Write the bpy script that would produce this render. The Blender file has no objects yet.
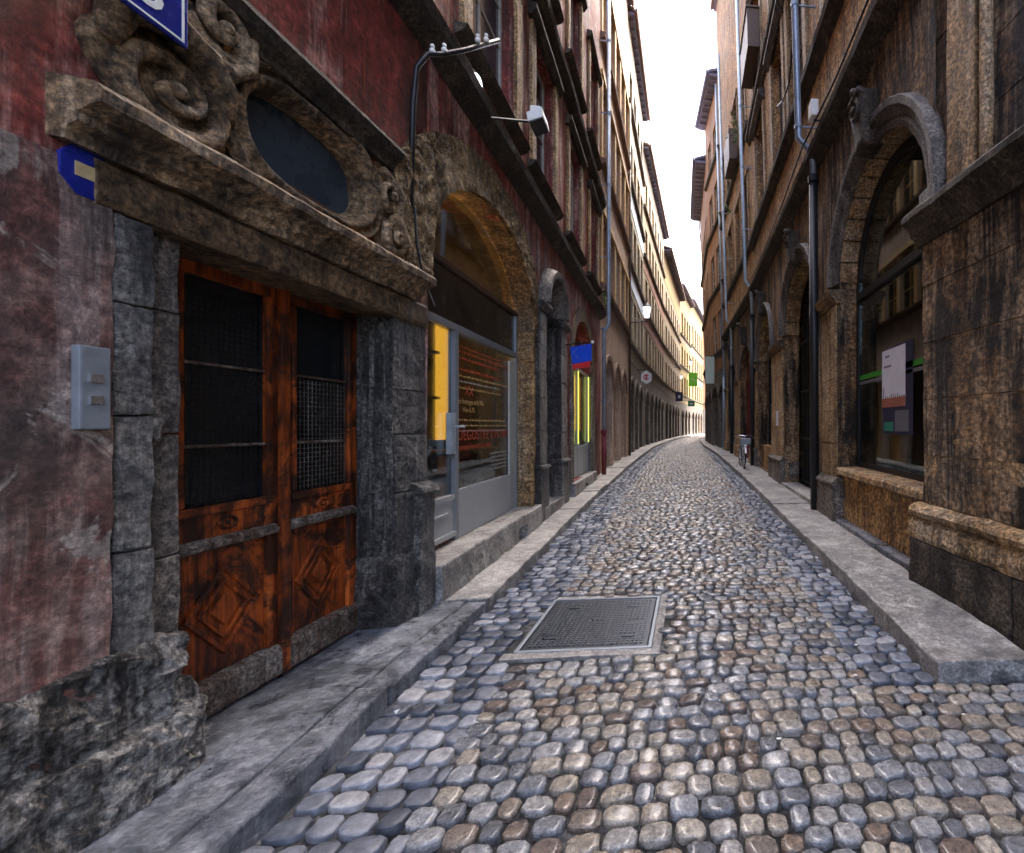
import bpy, bmesh, math, random
from mathutils import Vector, noise
random.seed(7)
C = bpy.context.scene.collection
rad = math.radians
# ------------------------------------------------------------------ camera
cd = bpy.data.cameras.new('camera'); cam = bpy.data.objects.new('camera', cd); C.objects.link(cam)
cam.location = (0, 0, 1.6); cam.rotation_euler = (rad(90), 0, rad(-4.84))
cd.sensor_width = 36; cd.sensor_fit = 'HORIZONTAL'; cd.lens = 36*440/1024
cd.shift_x = -0.21; cd.shift_y = 0.0; cd.clip_start = 0.05; cd.clip_end = 3000
bpy.context.scene.camera = cam
# ------------------------------------------------------------------ sky, sun, exposure
SUN_EL, SUN_AZ = 60, 40          # azimuth clockwise from +Y (towards the right-hand houses)
w = bpy.data.worlds.new('World'); bpy.context.scene.world = w; w.use_nodes = True
wn = w.node_tree; bg = wn.nodes['Background']
sky = wn.nodes.new('ShaderNodeTexSky'); sky.sky_type = 'NISHITA'; sky.sun_disc = False
sky.sun_elevation = rad(SUN_EL); sky.sun_rotation = rad(SUN_AZ); sky.dust_density = 7.0; sky.air_density = .75; sky.ozone_density = .6
wn.links.new(sky.outputs[0], bg.inputs[0]); bg.inputs[1].default_value = 0.15
sd = bpy.data.lights.new('sun', 'SUN'); sun = bpy.data.objects.new('sun', sd); C.objects.link(sun)
sd.energy = 0.9; sd.angle = rad(10); sd.color = (1, .93, .82)
d = Vector((math.sin(rad(SUN_AZ))*math.cos(rad(SUN_EL)), math.cos(rad(SUN_AZ))*math.cos(rad(SUN_EL)), math.sin(rad(SUN_EL))))
sun.rotation_euler = d.to_track_quat('Z', 'Y').to_euler(); sun.location = (8, 10, 40)
vs = bpy.context.scene.view_settings
vs.view_transform = 'Standard'; vs.look = 'None'; vs.gamma = 1; vs.use_curve_mapping = False; vs.exposure = 3.45

# ------------------------------------------------------------------ materials
def sock(nt, i, v):
    if isinstance(v, bpy.types.NodeSocket): nt.links.new(v, i)
    else: i.default_value = v
def nd(nt, typ, ins=None, **props):
    n = nt.nodes.new('ShaderNode'+typ)
    for k, v in props.items(): setattr(n, k, v)
    for k, v in (ins or {}).items(): sock(nt, n.inputs[k], v)
    return n
def rgba(c): return (c[0], c[1], c[2], 1)
def ramp(nt, fac, stops, interp='LINEAR'):
    n = nt.nodes.new('ShaderNodeValToRGB'); n.color_ramp.interpolation = interp
    e = n.color_ramp.elements
    while len(e) < len(stops): e.new(.5)
    for x, (p, c) in zip(e, stops):
        x.position = p; x.color = rgba(c) if not isinstance(c, (int, float)) else (c, c, c, 1)
    nt.links.new(fac, n.inputs[0]); return n.outputs[0]
def start(name):
    m = bpy.data.materials.new(name); m.use_nodes = True; nt = m.node_tree
    b = nt.nodes['Principled BSDF']; return m, nt, b
def coords(nt):
    tc = nd(nt, 'TexCoord'); oi = nd(nt, 'ObjectInfo')
    off = nd(nt, 'VectorMath', {0: oi.outputs['Random'], 1: (37.1, 53.7, 0.0)}, operation='MULTIPLY')
    return nd(nt, 'VectorMath', {0: tc.outputs['Object'], 1: off.outputs[0]}, operation='ADD').outputs[0]
def nz(nt, vec, scale, detail=6, rough=.6, mapping=None, dist=0):
    if mapping: vec = nd(nt, 'Mapping', {'Vector': vec, 'Scale': mapping}).outputs[0]
    return nd(nt, 'TexNoise', {'Vector': vec, 'Scale': scale, 'Detail': detail, 'Roughness': rough, 'Distortion': dist}).outputs['Fac']
def mth(nt, op, a, b): return nd(nt, 'Math', {0: a, 1: b}, operation=op).outputs[0]
def mixc(nt, f, a, b, bt='MIX'): return nd(nt, 'MixRGB', {'Fac': f, 'Color1': a, 'Color2': b}, blend_type=bt).outputs[0]
def weathered(name, cols, stain, streak=.7, fine=9, bump=.5, bdist=.02, rough=.75, pale=None, pale_amt=.5, spec=.35, streak_range=(.47, .62), vscale=(5, 5, .45), blotch=None, grain=.95):
    m, nt, b = start(name); v = coords(nt)
    n1 = nz(nt, v, fine, 9, .68); n2 = nz(nt, v, 1.5, 4, .6, dist=.6)
    f = mth(nt, 'ADD', mth(nt, 'MULTIPLY', n1, .55), mth(nt, 'MULTIPLY', n2, .45))
    k = len(cols); c = ramp(nt, f, [(.37+.25*i/(k-1), x) for i, x in enumerate(cols)])
    st = nz(nt, v, 1.0, 6, .6, mapping=vscale, dist=.3)
    st = mth(nt, 'ADD', mth(nt, 'MULTIPLY', st, .7), mth(nt, 'MULTIPLY', n2, .3))
    sm = ramp(nt, st, [(streak_range[0], 0.0), (streak_range[1], streak)])
    c = mixc(nt, sm, c, rgba(stain))
    if blotch:
        bl = nz(nt, v, 2.6, 7, .7, dist=1.2)
        c = mixc(nt, ramp(nt, bl, [(.55, 0.0), (.6, blotch[1])]), c, rgba(blotch[0]))
    if pale:
        p = nz(nt, v, 1.0, 8, .7, mapping=(9, 9, .6), dist=.5)
        p2 = nz(nt, v, 1.1, 3)
        pm = ramp(nt, mth(nt, 'ADD', mth(nt, 'MULTIPLY', p, .65), mth(nt, 'MULTIPLY', p2, .35)), [(.49, 0.0), (.59, pale_amt)])
        c = mixc(nt, pm, c, rgba(pale))
    gr = nz(nt, v, fine*4.5, 8, .75)
    c = mixc(nt, grain, c, ramp(nt, gr, [(.36, (.1, .1, .105)), (.49, (.8, .8, .8)), (.63, (2.2, 2.15, 2.05))]), 'MULTIPLY')
    nt.links.new(c, b.inputs['Base Color'])
    nb = nz(nt, v, fine*2.6, 9, .72); vo = nd(nt, 'TexVoronoi', {'Vector': v, 'Scale': fine*1.6}).outputs['Distance']
    h = mth(nt, 'ADD', mth(nt, 'ADD', mth(nt, 'ADD', nb, gr), mth(nt, 'MULTIPLY', n1, 1.2)), mth(nt, 'MULTIPLY', vo, .5))
    bp = nd(nt, 'Bump', {'Strength': bump, 'Distance': bdist, 'Height': h})
    nt.links.new(bp.outputs[0], b.inputs['Normal'])
    r = ramp(nt, n1, [(.3, rough-.14), (.7, min(1, rough+.14))]); nt.links.new(r, b.inputs['Roughness'])
    b.inputs['Specular IOR Level'].default_value = spec
    return m
def plain(name, c, rough=.5, metal=0, var=.25, scale=18, bump=.15, spec=.5):
    m, nt, b = start(name); v = coords(nt); n1 = nz(nt, v, scale, 7, .65)
    lo = tuple(x*(1-var) for x in c); hi = tuple(min(1, x*(1+var)) for x in c)
    nt.links.new(ramp(nt, n1, [(.3, lo), (.7, hi)]), b.inputs['Base Color'])
    nt.links.new(ramp(nt, n1, [(.3, max(.03, rough-.1)), (.7, min(1, rough+.1))]), b.inputs['Roughness'])
    b.inputs['Metallic'].default_value = metal; b.inputs['Specular IOR Level'].default_value = spec
    bp = nd(nt, 'Bump', {'Strength': bump, 'Distance': .004, 'Height': n1}); nt.links.new(bp.outputs[0], b.inputs['Normal'])
    return m
def emit(name, c, s):
    m, nt, b = start(name); b.inputs['Base Color'].default_value = rgba(c)
    b.inputs['Emission Color'].default_value = rgba(c); b.inputs['Emission Strength'].default_value = s
    return m
def clear_glass(name, tint=(.75, .8, .8), refl=.12):
    m, nt, b = start(name); nt.nodes.remove(b); out = nt.nodes['Material Output']
    tr = nd(nt, 'BsdfTransparent', {'Color': rgba(tint)}); gl = nd(nt, 'BsdfGlossy', {'Color': (.9, .95, 1, 1), 'Roughness': .03})
    lw = nd(nt, 'LayerWeight', {'Blend': .25}); f = mth(nt, 'ADD', mth(nt, 'MULTIPLY', lw.outputs['Fresnel'], .55), refl*.4)
    mx = nd(nt, 'MixShader', {0: f, 1: tr.outputs[0], 2: gl.outputs[0]}); nt.links.new(mx.outputs[0], out.inputs[0])
    return m
def pane_glass(name, c=(.012, .015, .018), rough=.08):
    m, nt, b = start(name); v = coords(nt); n = nz(nt, v, 3.0, 6, .6)
    nt.links.new(ramp(nt, n, [(.3, c), (.75, tuple(x*2.2 for x in c))]), b.inputs['Base Color'])
    nt.links.new(ramp(nt, n, [(.35, rough), (.8, rough+.2)]), b.inputs['Roughness']); b.inputs['Specular IOR Level'].default_value = .6
    return m
M = {}
M['jamb'] = weathered('grey_limestone', [(.014, .013, .013), (.085, .078, .074), (.27, .25, .23)], (.016, .016, .018), .75, 9, 1.0, .05, .52, spec=.6, pale=(.42, .4, .37), pale_amt=.55)
M['warm'] = weathered('brown_limestone', [(0.039, 0.022, 0.010), (0.168, 0.093, 0.040), (0.426, 0.250, 0.114)], (0.010, 0.007, 0.006), .95, 5, .9, .03, .75, pale=(0.448, 0.310, 0.185), pale_amt=.6, streak_range=(.45, .53), vscale=(2.4, 2.4, .5))
M['warm_light'] = weathered('ochre_limestone', [(0.077, 0.045, 0.022), (0.308, 0.184, 0.081), (0.572, 0.377, 0.180)], (0.039, 0.027, 0.018), .75, 8, .8, .02, .7, pale=(0.550, 0.439, 0.306), pale_amt=.5)
M['arch_stone'] = weathered('soot_arch_stone', [(.05, .045, .042), (.15, .13, .115), (.28, .25, .22)], (.02, .017, .015), .8, 9, .6, .02, .6)
M['ornament'] = weathered('sooty_carved_stone', [(0.036, 0.024, 0.014), (0.204, 0.130, 0.069), (0.504, 0.346, 0.193)], (0.017, 0.012, 0.008), .88, 7, .8, .03, .6, pale=(0.600, 0.454, 0.304), pale_amt=.5)
M['lintel'] = weathered('brown_lintel_stone', [(0.050, 0.033, 0.019), (0.143, 0.090, 0.047), (0.242, 0.160, 0.085)], (0.028, 0.020, 0.014), .8, 6, .5, .015, .65)
M['vermic'] = weathered('rough_rusticated_stone', [(0.022, 0.015, 0.008), (0.269, 0.170, 0.074), (0.650, 0.450, 0.230)], (0.034, 0.025, 0.016), .5, 15, 1.0, .05, .75)
M['rock'] = weathered('bare_rubble_stone', [(.012, .011, .01), (.1, .085, .07), (.55, .51, .47)], (.02, .018, .016), .6, 7, 1.0, .05, .75, pale=(.6, .57, .53), pale_amt=.6)
M['red'] = weathered('red_stucco', [(0.084, 0.016, 0.011), (0.204, 0.038, 0.029), (0.324, 0.078, 0.057)], (0.042, 0.020, 0.015), .85, 4, .6, .015, .62, pale=(0.600, 0.396, 0.333), pale_amt=.6, grain=.6, vscale=(4, 4, .35))
M['redpeel'] = weathered('peeling_red_stucco', [(.05, .022, .018), (.16, .065, .052), (.32, .2, .165)], (.03, .024, .02), .85, 6, .8, .02, .65, pale=(.42, .33, .29), pale_amt=.6, vscale=(3, 3, 1.2), blotch=((.4, .35, .3), .75), grain=0.6)
M['ochrewall'] = weathered('dirty_ochre_plaster', [(0.100, 0.051, 0.019), (0.338, 0.178, 0.067), (0.600, 0.368, 0.157)], (0.062, 0.034, 0.019), .8, 4, .4, .012, .8, pale=(0.525, 0.380, 0.209), pale_amt=.4)
M['browntrim'] = weathered('sooty_trim_stone', [(.018, .014, .011), (.055, .042, .03), (.13, .1, .07)], (.012, .01, .009), .8, 8, .6, .02, .7)
M['pink'] = weathered('pale_pink_plaster', [(0.335, 0.237, 0.179), (0.465, 0.335, 0.256), (0.558, 0.440, 0.341)], (0.223, 0.149, 0.101), .7, 5, .3, .01, .8, grain=.4)
M['cream'] = weathered('cream_plaster', [(0.260, 0.211, 0.136), (0.347, 0.285, 0.192), (0.409, 0.353, 0.260)], (0.161, 0.118, 0.074), .7, 5, .3, .01, .8, grain=.4)
M['greyp'] = weathered('grey_green_plaster', [(0.264, 0.243, 0.180), (0.377, 0.341, 0.258), (0.471, 0.431, 0.328)], (0.170, 0.144, 0.102), .7, 5, .3, .01, .8, grain=.4)
M['rose'] = weathered('rose_plaster', [(0.247, 0.111, 0.085), (0.325, 0.163, 0.124), (0.377, 0.227, 0.176)], (0.163, 0.085, 0.058), .6, 5, .3, .01, .8, grain=.4)
M['yellow'] = weathered('yellow_plaster', [(0.300, 0.228, 0.084), (0.372, 0.288, 0.120), (0.420, 0.348, 0.180)], (0.180, 0.132, 0.060), .6, 5, .3, .01, .8, grain=.4)
M['orange'] = weathered('orange_plaster', [(0.280, 0.133, 0.056), (0.364, 0.189, 0.091), (0.420, 0.252, 0.140)], (0.140, 0.070, 0.035), .7, 5, .3, .01, .8, grain=.4)
M['arcade'] = weathered('grey_arcade_stone', [(0.072, 0.060, 0.052), (0.160, 0.136, 0.112), (0.256, 0.224, 0.192)], (0.040, 0.034, 0.029), .75, 7, .6, .02, .8)
M['lattice'] = plain('ochre_painted_wood', (.58, .36, .12), .55, 0, .3)
M['frame_w'] = plain('pale_window_wood', (.45, .43, .38), .5, 0, .25)
M['frame_b'] = plain('brown_window_wood', (.09, .05, .03), .5, 0, .3)
M['pane'] = pane_glass('window_glass', (.02, .024, .03))
M['pane_dark'] = pane_glass('dark_door_glass', (.007, .008, .009), .12)
M['pane_sky'] = pane_glass('oval_window_glass', (.022, .034, .046), .22)
M['clear'] = clear_glass('shop_glass')
M['clear2'] = clear_glass('display_glass', (.55, .58, .55), .3)
M['zinc'] = plain('grey_zinc', (.3, .36, .44), .38, .45, .25, 9)
M['zinc_l'] = plain('pale_zinc', (.4, .48, .54), .4, .35, .25, 9)
M['iron'] = plain('black_iron', (.018, .018, .02), .45, .3, .3)
M['redpipe'] = plain('dark_red_cast_iron', (.16, .018, .022), .45, 0, .3)
M['alu'] = plain('grey_painted_metal', (.24, .265, .29), .42, .3, .12, 30, .05)
M['alu_l'] = plain('light_grey_panel', (.38, .4, .41), .5, .1, .12, 30, .05)
M['white'] = plain('white_paint', (.72, .72, .7), .45, 0, .1)
M['offwhite'] = plain('whitewashed_board', (.4, .42, .38), .6, 0, .2, 8)
M['black'] = plain('black_paint', (.012, .012, .013), .5, 0, .2)
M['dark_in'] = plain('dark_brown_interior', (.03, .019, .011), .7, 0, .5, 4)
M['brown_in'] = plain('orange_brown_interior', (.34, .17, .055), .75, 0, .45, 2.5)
M['enamel'] = plain('blue_enamel', (.012, .02, .2), .25, 0, .15, 10)
M['blue'] = plain('bright_blue_print', (.01, .07, .62), .5, 0, .08, 10)
M['redp'] = plain('red_print', (.65, .03, .03), .5, 0, .1)
M['cream_p'] = plain('ivory_print', (.5, .38, .2), .5, 0, .2)
M['green'] = plain('green_stripe', (.03, .24, .025), .5, 0, .15)
M['lime'] = plain('lime_green_sign', (.16, .62, .03), .45, 0, .08)
M['gpanel'] = plain('pale_green_panel', (.5, .58, .46), .5, 0, .1)
M['roof'] = plain('brown_roof_tile', (.16, .09, .065), .8, 0, .35, 6, .5)
M['roofu'] = plain('violet_grey_eaves', (.16, .16, .24), .7, 0, .25, 6)
M['leaf'] = plain('leaf_green', (.07, .13, .025), .6, 0, .5, 20)
M['shop_lamp'] = emit('yellow_lit_panel', (1, .45, .04), .2)
M['shop_lamp2'] = emit('amber_lit_panel', (1, .42, .04), .16)
M['lamp_glass'] = emit('lamp_glass', (.95, .97, 1), .3)
M['bulb'] = emit('warm_bulb', (1, .55, .18), 40)
M['chrome'] = plain('chrome', (.6, .62, .65), .2, .9, .1)
M['rubber'] = plain('black_rubber', (.015, .015, .016), .7, 0, .2)
M['paper'] = plain('printed_paper', (.6, .6, .68), .6, 0, .08, 6)
M['ink_grey'] = plain('grey_ink', (.12, .12, .14), .7, 0, .2)
M['ink_navy'] = plain('navy_ink', (.012, .014, .05), .6, 0, .2)
M['ink_red'] = plain('red_chalk', (.3, .035, .015), .7, 0, .2)
M['ink_yel'] = plain('yellow_chalk', (.33, .23, .09), .7, 0, .2)
M['ink_wht'] = plain('white_chalk', (.25, .24, .23), .7, 0, .2)
M['brickred'] = plain('brick_red_print', (.3, .1, .07), .7, 0, .4, 30)
M['teal'] = plain('teal_print', (.02, .2, .13), .6, 0, .2)

def wood():
    m, nt, b = start('varnished_orange_wood'); v = coords(nt)
    g = nz(nt, v, 1.0, 8, .7, mapping=(22, 22, 1.1), dist=.8); n2 = nz(nt, v, 2.2, 6, .7, dist=.8)
    c = ramp(nt, mth(nt, 'ADD', mth(nt, 'MULTIPLY', g, .6), mth(nt, 'MULTIPLY', n2, .4)), [(.36, (.02, .007, .004)), (.46, (.13, .026, .006)), (.56, (.42, .085, .013)), (.68, (.62, .16, .03))])
    wr = nz(nt, v, 3.2, 8, .72, dist=1.0)
    c = mixc(nt, ramp(nt, wr, [(.46, 0.0), (.56, .93)]), c, (.02, .01, .007, 1))
    sc = nz(nt, v, 9, 9, .8); c = mixc(nt, ramp(nt, sc, [(.64, 0.0), (.72, .5)]), c, (.4, .3, .22, 1))
    nt.links.new(c, b.inputs['Base Color'])
    nt.links.new(ramp(nt, n2, [(.3, .28), (.7, .6)]), b.inputs['Roughness']); b.inputs['Specular IOR Level'].default_value = .35
    bp = nd(nt, 'Bump', {'Strength': .45, 'Distance': .006, 'Height': mth(nt, 'ADD', g, sc)}); nt.links.new(bp.outputs[0], b.inputs['Normal'])
    return m
M['wood'] = wood()
M['wood_grey'] = weathered('worn_grey_wood', [(.03, .022, .017), (.1, .075, .055), (.24, .2, .165)], (.07, .025, .01), .6, 12, .6, .01, .6, vscale=(20, 20, 3), pale=(.35, .32, .29), pale_amt=.45)
def cobble():
    m, nt, b = start('cobblestone'); geo = nd(nt, 'NewGeometry'); v = nd(nt, 'TexCoord').outputs['Object']
    r = geo.outputs['Random Per Island']; big = nz(nt, v, .75, 3, .5); sx = nd(nt, 'SeparateXYZ', {0: v})
    k = mth(nt, 'ADD', mth(nt, 'MULTIPLY', r, .8), mth(nt, 'MULTIPLY', big, .4))
    c = ramp(nt, k, [(.06, (.035, .036, .04)), (.26, (.115, .12, .13)), (.42, (.24, .245, .25)), (.56, (.3, .285, .26)), (.68, (.27, .23, .17)), (.76, (.12, .085, .065)), (.85, (.36, .32, .255)), (.93, (.2, .14, .095)), (1.0, (.085, .06, .05))])
    n = nz(nt, v, 34, 9, .72); c = mixc(nt, .85, c, ramp(nt, n, [(.32, (.2, .2, .22)), (.5, (.95, .95, .98)), (.68, (1.9, 1.86, 1.8))]), 'MULTIPLY')
    nt.links.new(c, b.inputs['Base Color'])
    rr = nz(nt, v, 9, 5, .6)
    nt.links.new(ramp(nt, rr, [(.3, .14), (.7, .4)]), b.inputs['Roughness']); b.inputs['Specular IOR Level'].default_value = .8; b.inputs['Coat Weight'].default_value = .6; b.inputs['Coat Roughness'].default_value = .13
    bp = nd(nt, 'Bump', {'Strength': .85, 'Distance': .012, 'Height': mth(nt, 'ADD', n, nz(nt, v, 110, 4, .6))}); nt.links.new(bp.outputs[0], b.inputs['Normal'])
    return m
M['cobble'] = cobble()
def gutter_m():
    m, nt, b = start('gutter_stone'); geo = nd(nt, 'NewGeometry'); v = nd(nt, 'TexCoord').outputs['Object']
    r = geo.outputs['Random Per Island']
    c = ramp(nt, r, [(0, (.045, .052, .064)), (.5, (.12, .13, .15)), (.85, (.22, .23, .245)), (1, (.28, .27, .26))])
    n = nz(nt, v, 22, 9, .72); c = mixc(nt, .85, c, ramp(nt, n, [(.3, (.35, .36, .4)), (.5, (.95, .95, 1)), (.72, (1.9, 1.9, 1.95))]), 'MULTIPLY')
    nt.links.new(c, b.inputs['Base Color']); nt.links.new(ramp(nt, nz(nt, v, 7, 5), [(.3, .22), (.7, .5)]), b.inputs['Roughness'])
    bp = nd(nt, 'Bump', {'Strength': .6, 'Distance': .008, 'Height': n}); nt.links.new(bp.outputs[0], b.inputs['Normal'])
    return m
M['gutter'] = gutter_m()
M['mortar'] = weathered('sandy_joint', [(.018, .018, .019), (.06, .06, .063), (.22, .22, .23)], (.012, .012, .012), .8, 5, .8, .02, .8, vscale=(1.1, 1.1, 1.1), streak_range=(.44, .54))
M['slab'] = weathered('pavement_slab', [(0.017, 0.020, 0.028), (0.090, 0.099, 0.120), (0.300, 0.316, 0.349)], (0.012, 0.014, 0.018), .9, 7, .9, .02, .34, pale=(0.375, 0.385, 0.415), pale_amt=.45, vscale=(2.2, 2.2, 2.2), spec=.6, grain=0.45)
M['slab_dry'] = weathered('worn_kerb_slab', [(.1, .095, .088), (.28, .265, .245), (.46, .44, .41)], (.08, .08, .085), .7, 9, .7, .012, .5, vscale=(1.6, 1.6, 1.6), spec=.5, blotch=((.5, .48, .45), .5), grain=0.5)
M['grate'] = plain('cast_iron_cover', (.07, .078, .09), .35, .7, .35, 25)
M['soil'] = plain('dirt', (.04, .034, .028), .9, 0, .4, 9, .6)

# ------------------------------------------------------------------ geometry helpers
class Frame:
    """local (s along the wall, n out into the street, z up) -> world"""
    def __init__(self, p0, p1, side, lean=0.0):
        dx, dy = p1[0]-p0[0], p1[1]-p0[1]; L = math.hypot(dx, dy)
        self.o = p0; self.d = (dx/L, dy/L); self.L = L; self.lean = lean
        a = (self.d[1], -self.d[0]); self.nrm = a if a[0]*side > 0 else (-a[0], -a[1])
    def P(self, s, n, z):
        n += self.lean*max(0, z-5)
        return Vector((self.o[0]+self.d[0]*s+self.nrm[0]*n, self.o[1]+self.d[1]*s+self.nrm[1]*n, z))
WORLD = Frame((0, 0), (0, 1), 1)
class _W:
    def P(self, s, n, z): return Vector((s, n, z))
XYZ = _W()
class MB:
    def __init__(self): self.v = []; self.f = []
    def add(self, vs_, fs):
        k = len(self.v); self.v += [tuple(x) for x in vs_]; self.f += [tuple(i+k for i in f) for f in fs]; return self
    def box(self, s0, s1, n0, n1, z0, z1):
        return self.add([(s, n, z) for z in (z0, z1) for n in (n0, n1) for s in (s0, s1)],
                        [(0, 1, 3, 2), (4, 6, 7, 5), (0, 4, 5, 1), (1, 5, 7, 3), (3, 7, 6, 2), (2, 6, 4, 0)])
    def hexa(self, lo, hi):   # lo, hi: four corners each
        return self.add(list(lo)+list(hi), [(3, 2, 1, 0), (4, 5, 6, 7), (0, 1, 5, 4), (1, 2, 6, 5), (2, 3, 7, 6), (3, 0, 4, 7)])
    def prism(self, prof, s0, s1):            # prof: closed polygon of (n, z), extruded along s
        k = len(prof)
        return self.add([(s0, n, z) for n, z in prof]+[(s1, n, z) for n, z in prof],
                        [(i, (i+1) % k, (i+1) % k+k, i+k) for i in range(k)]+[tuple(range(k))[::-1], tuple(range(k, 2*k))])
    def plate(self, poly, n0, n1):            # poly of (s, z), thickness n0..n1
        k = len(poly)
        return self.add([(s, n0, z) for s, z in poly]+[(s, n1, z) for s, z in poly],
                        [(i, (i+1) % k, (i+1) % k+k, i+k) for i in range(k)]+[tuple(range(k))[::-1], tuple(range(k, 2*k))])
    def arc(self, cs, cz, prof, a0=0, a1=180, seg=20, sx=1, sz=1, close=False):  # prof: closed polygon of (r, n) swept round
        k = len(prof); vs_ = []; fs = []
        for i in range(seg+1):
            a = rad(a0+(a1-a0)*i/seg)
            vs_ += [(cs+r*math.cos(a)*sx, n, cz+r*math.sin(a)*sz) for r, n in prof]
        for i in range(seg):
            for j in range(k): fs.append((i*k+j, i*k+(j+1) % k, (i+1)*k+(j+1) % k, (i+1)*k+j))
        if not close: fs += [tuple(range(k))[::-1], tuple(range(seg*k, seg*k+k))]
        return self.add(vs_, fs)
    def tube(self, pts, r, seg=8):
        pts = [Vector(p) for p in pts]; vs_ = []; fs = []
        rs = r if isinstance(r, (list, tuple)) else [r]*len(pts)
        up = None
        for i, p in enumerate(pts):
            t = (pts[min(i+1, len(pts)-1)]-pts[max(i-1, 0)]).normalized()
            if up is None: up = t.orthogonal().normalized()
            up = (up-t*up.dot(t)).normalized(); sd_ = t.cross(up)
            for j in range(seg):
                a = 2*math.pi*j/seg; vs_.append(p+(up*math.cos(a)+sd_*math.sin(a))*rs[i])
        for i in range(len(pts)-1):
            for j in range(seg): fs.append((i*seg+j, i*seg+(j+1) % seg, (i+1)*seg+(j+1) % seg, (i+1)*seg+j))
        fs += [tuple(range(seg))[::-1], tuple(range((len(pts)-1)*seg, len(pts)*seg))]
        return self.add(vs_, fs)
    def ball(self, c, r, u=10, v=6, sc=(1, 1, 1)):
        vs_ = []; fs = []
        for i in range(v+1):
            a = math.pi*i/v
            for j in range(u):
                b_ = 2*math.pi*j/u; vs_.append((c[0]+r*sc[0]*math.sin(a)*math.cos(b_), c[1]+r*sc[1]*math.sin(a)*math.sin(b_), c[2]+r*sc[2]*math.cos(a)))
        for i in range(v):
            for j in range(u): fs.append((i*u+j, i*u+(j+1) % u, (i+1)*u+(j+1) % u, (i+1)*u+j))
        return self.add(vs_, fs)
    def wall(self, s0, s1, z0, z1, ops, n=0.0, depth=.25, seg=14):
        """wall face with openings (a, b, zbottom, zspring, rise); rise>0 = round-headed; reveals run back to n-depth"""
        ops = sorted(ops); cur = s0
        q = lambda *p: self.add(p, [tuple(range(len(p)))])
        for (a, b, zb, zs, rise) in ops:
            if a > cur: q((cur, n, z0), (a, n, z0), (a, n, z1), (cur, n, z1))
            if zb > z0: q((a, n, z0), (b, n, z0), (b, n, zb), (a, n, zb)); q((a, n, zb), (b, n, zb), (b, n-depth, zb), (a, n-depth, zb))
            if rise > 0:
                c = (a+b)/2; hw = (b-a)/2
                pts = [(c-hw*math.cos(math.pi*i/seg), zs+rise*math.sin(math.pi*i/seg)) for i in range(seg+1)]
            else: pts = [(a, zs), (b, zs)]
            for (x0, y0), (x1, y1) in zip(pts, pts[1:]):
                if y0 < z1-1e-4 or y1 < z1-1e-4: q((x0, n, y0), (x1, n, y1), (x1, n, z1), (x0, n, z1))
                q((x0, n, y0), (x0, n-depth, y0), (x1, n-depth, y1), (x1, n, y1))
            q((a, n, zb), (a, n-depth, zb), (a, n-depth, zs), (a, n, zs)); q((b, n, zb), (b, n, zs), (b, n-depth, zs), (b, n-depth, zb))
            cur = b
        if s1 > cur: q((cur, n, z0), (s1, n, z0), (s1, n, z1), (cur, n, z1))
        return self
    def build(self, name, mat, parent=None, fr=XYZ, bevel=0, cut=0, amp=0, nscale=3.0, smooth=False, loc=None, amp2=0):
        bm = bmesh.new()
        base = parent_loc(parent) if parent else (Vector(loc) if loc is not None else Vector((0, 0, 0)))
        if isinstance(base, tuple): base = Vector(base)
        vv = [bm.verts.new(fr.P(*p)-base) for p in self.v]
        for f in self.f:
            try: bm.faces.new([vv[i] for i in f])
            except ValueError: pass
        bmesh.ops.remove_doubles(bm, verts=bm.verts, dist=1e-4)
        bmesh.ops.recalc_face_normals(bm, faces=bm.faces)
        if bevel: bmesh.ops.bevel(bm, geom=[e for e in bm.edges if len(e.link_faces) == 2 and e.calc_face_angle(0) > .6], offset=bevel, segments=2, profile=.6, affect='EDGES', clamp_overlap=True)
        if cut:
            for _ in range(6):
                es = [e for e in bm.edges if e.calc_length() > cut]
                if not es: break
                bmesh.ops.subdivide_edges(bm, edges=es, cuts=1, use_grid_fill=True)
            bmesh.ops.triangulate(bm, faces=[f for f in bm.faces if len(f.verts) > 4])
        if amp:
            for v in bm.verts:
                p = v.co+base
                v.co += noise.noise_vector(p*nscale)*amp+noise.noise_vector(p*nscale*4.3)*amp*.45
                if amp2: v.co += noise.noise_vector(p*nscale*11)*amp2
        me = bpy.data.meshes.new(name); bm.to_mesh(me); bm.free()
        for p in me.polygons: p.use_smooth = smooth
        return link(name, me, mat, parent, loc)
ROOTLOC = {}
def parent_loc(o):
    v = Vector((0, 0, 0))
    while o is not None: v = v+Vector(o.location); o = o.parent
    return v
def link(name, me, mat, parent=None, loc=None):
    me.materials.append(M[mat] if isinstance(mat, str) else mat)
    o = bpy.data.objects.new(name, me); C.objects.link(o)
    if parent: o.parent = parent
    if loc is not None: o.location = loc
    return o
def tag(o, label=None, cat=None, group=None, kind=None):
    if label: o['label'] = label
    if cat: o['category'] = cat
    if group: o['group'] = group
    if kind: o['kind'] = kind
    return o
def thing(name, loc, label, cat, group=None):
    o = bpy.data.objects.new(name, None); o.empty_display_size = .3; C.objects.link(o); o.location = loc
    return tag(o, label, cat, group)
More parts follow.
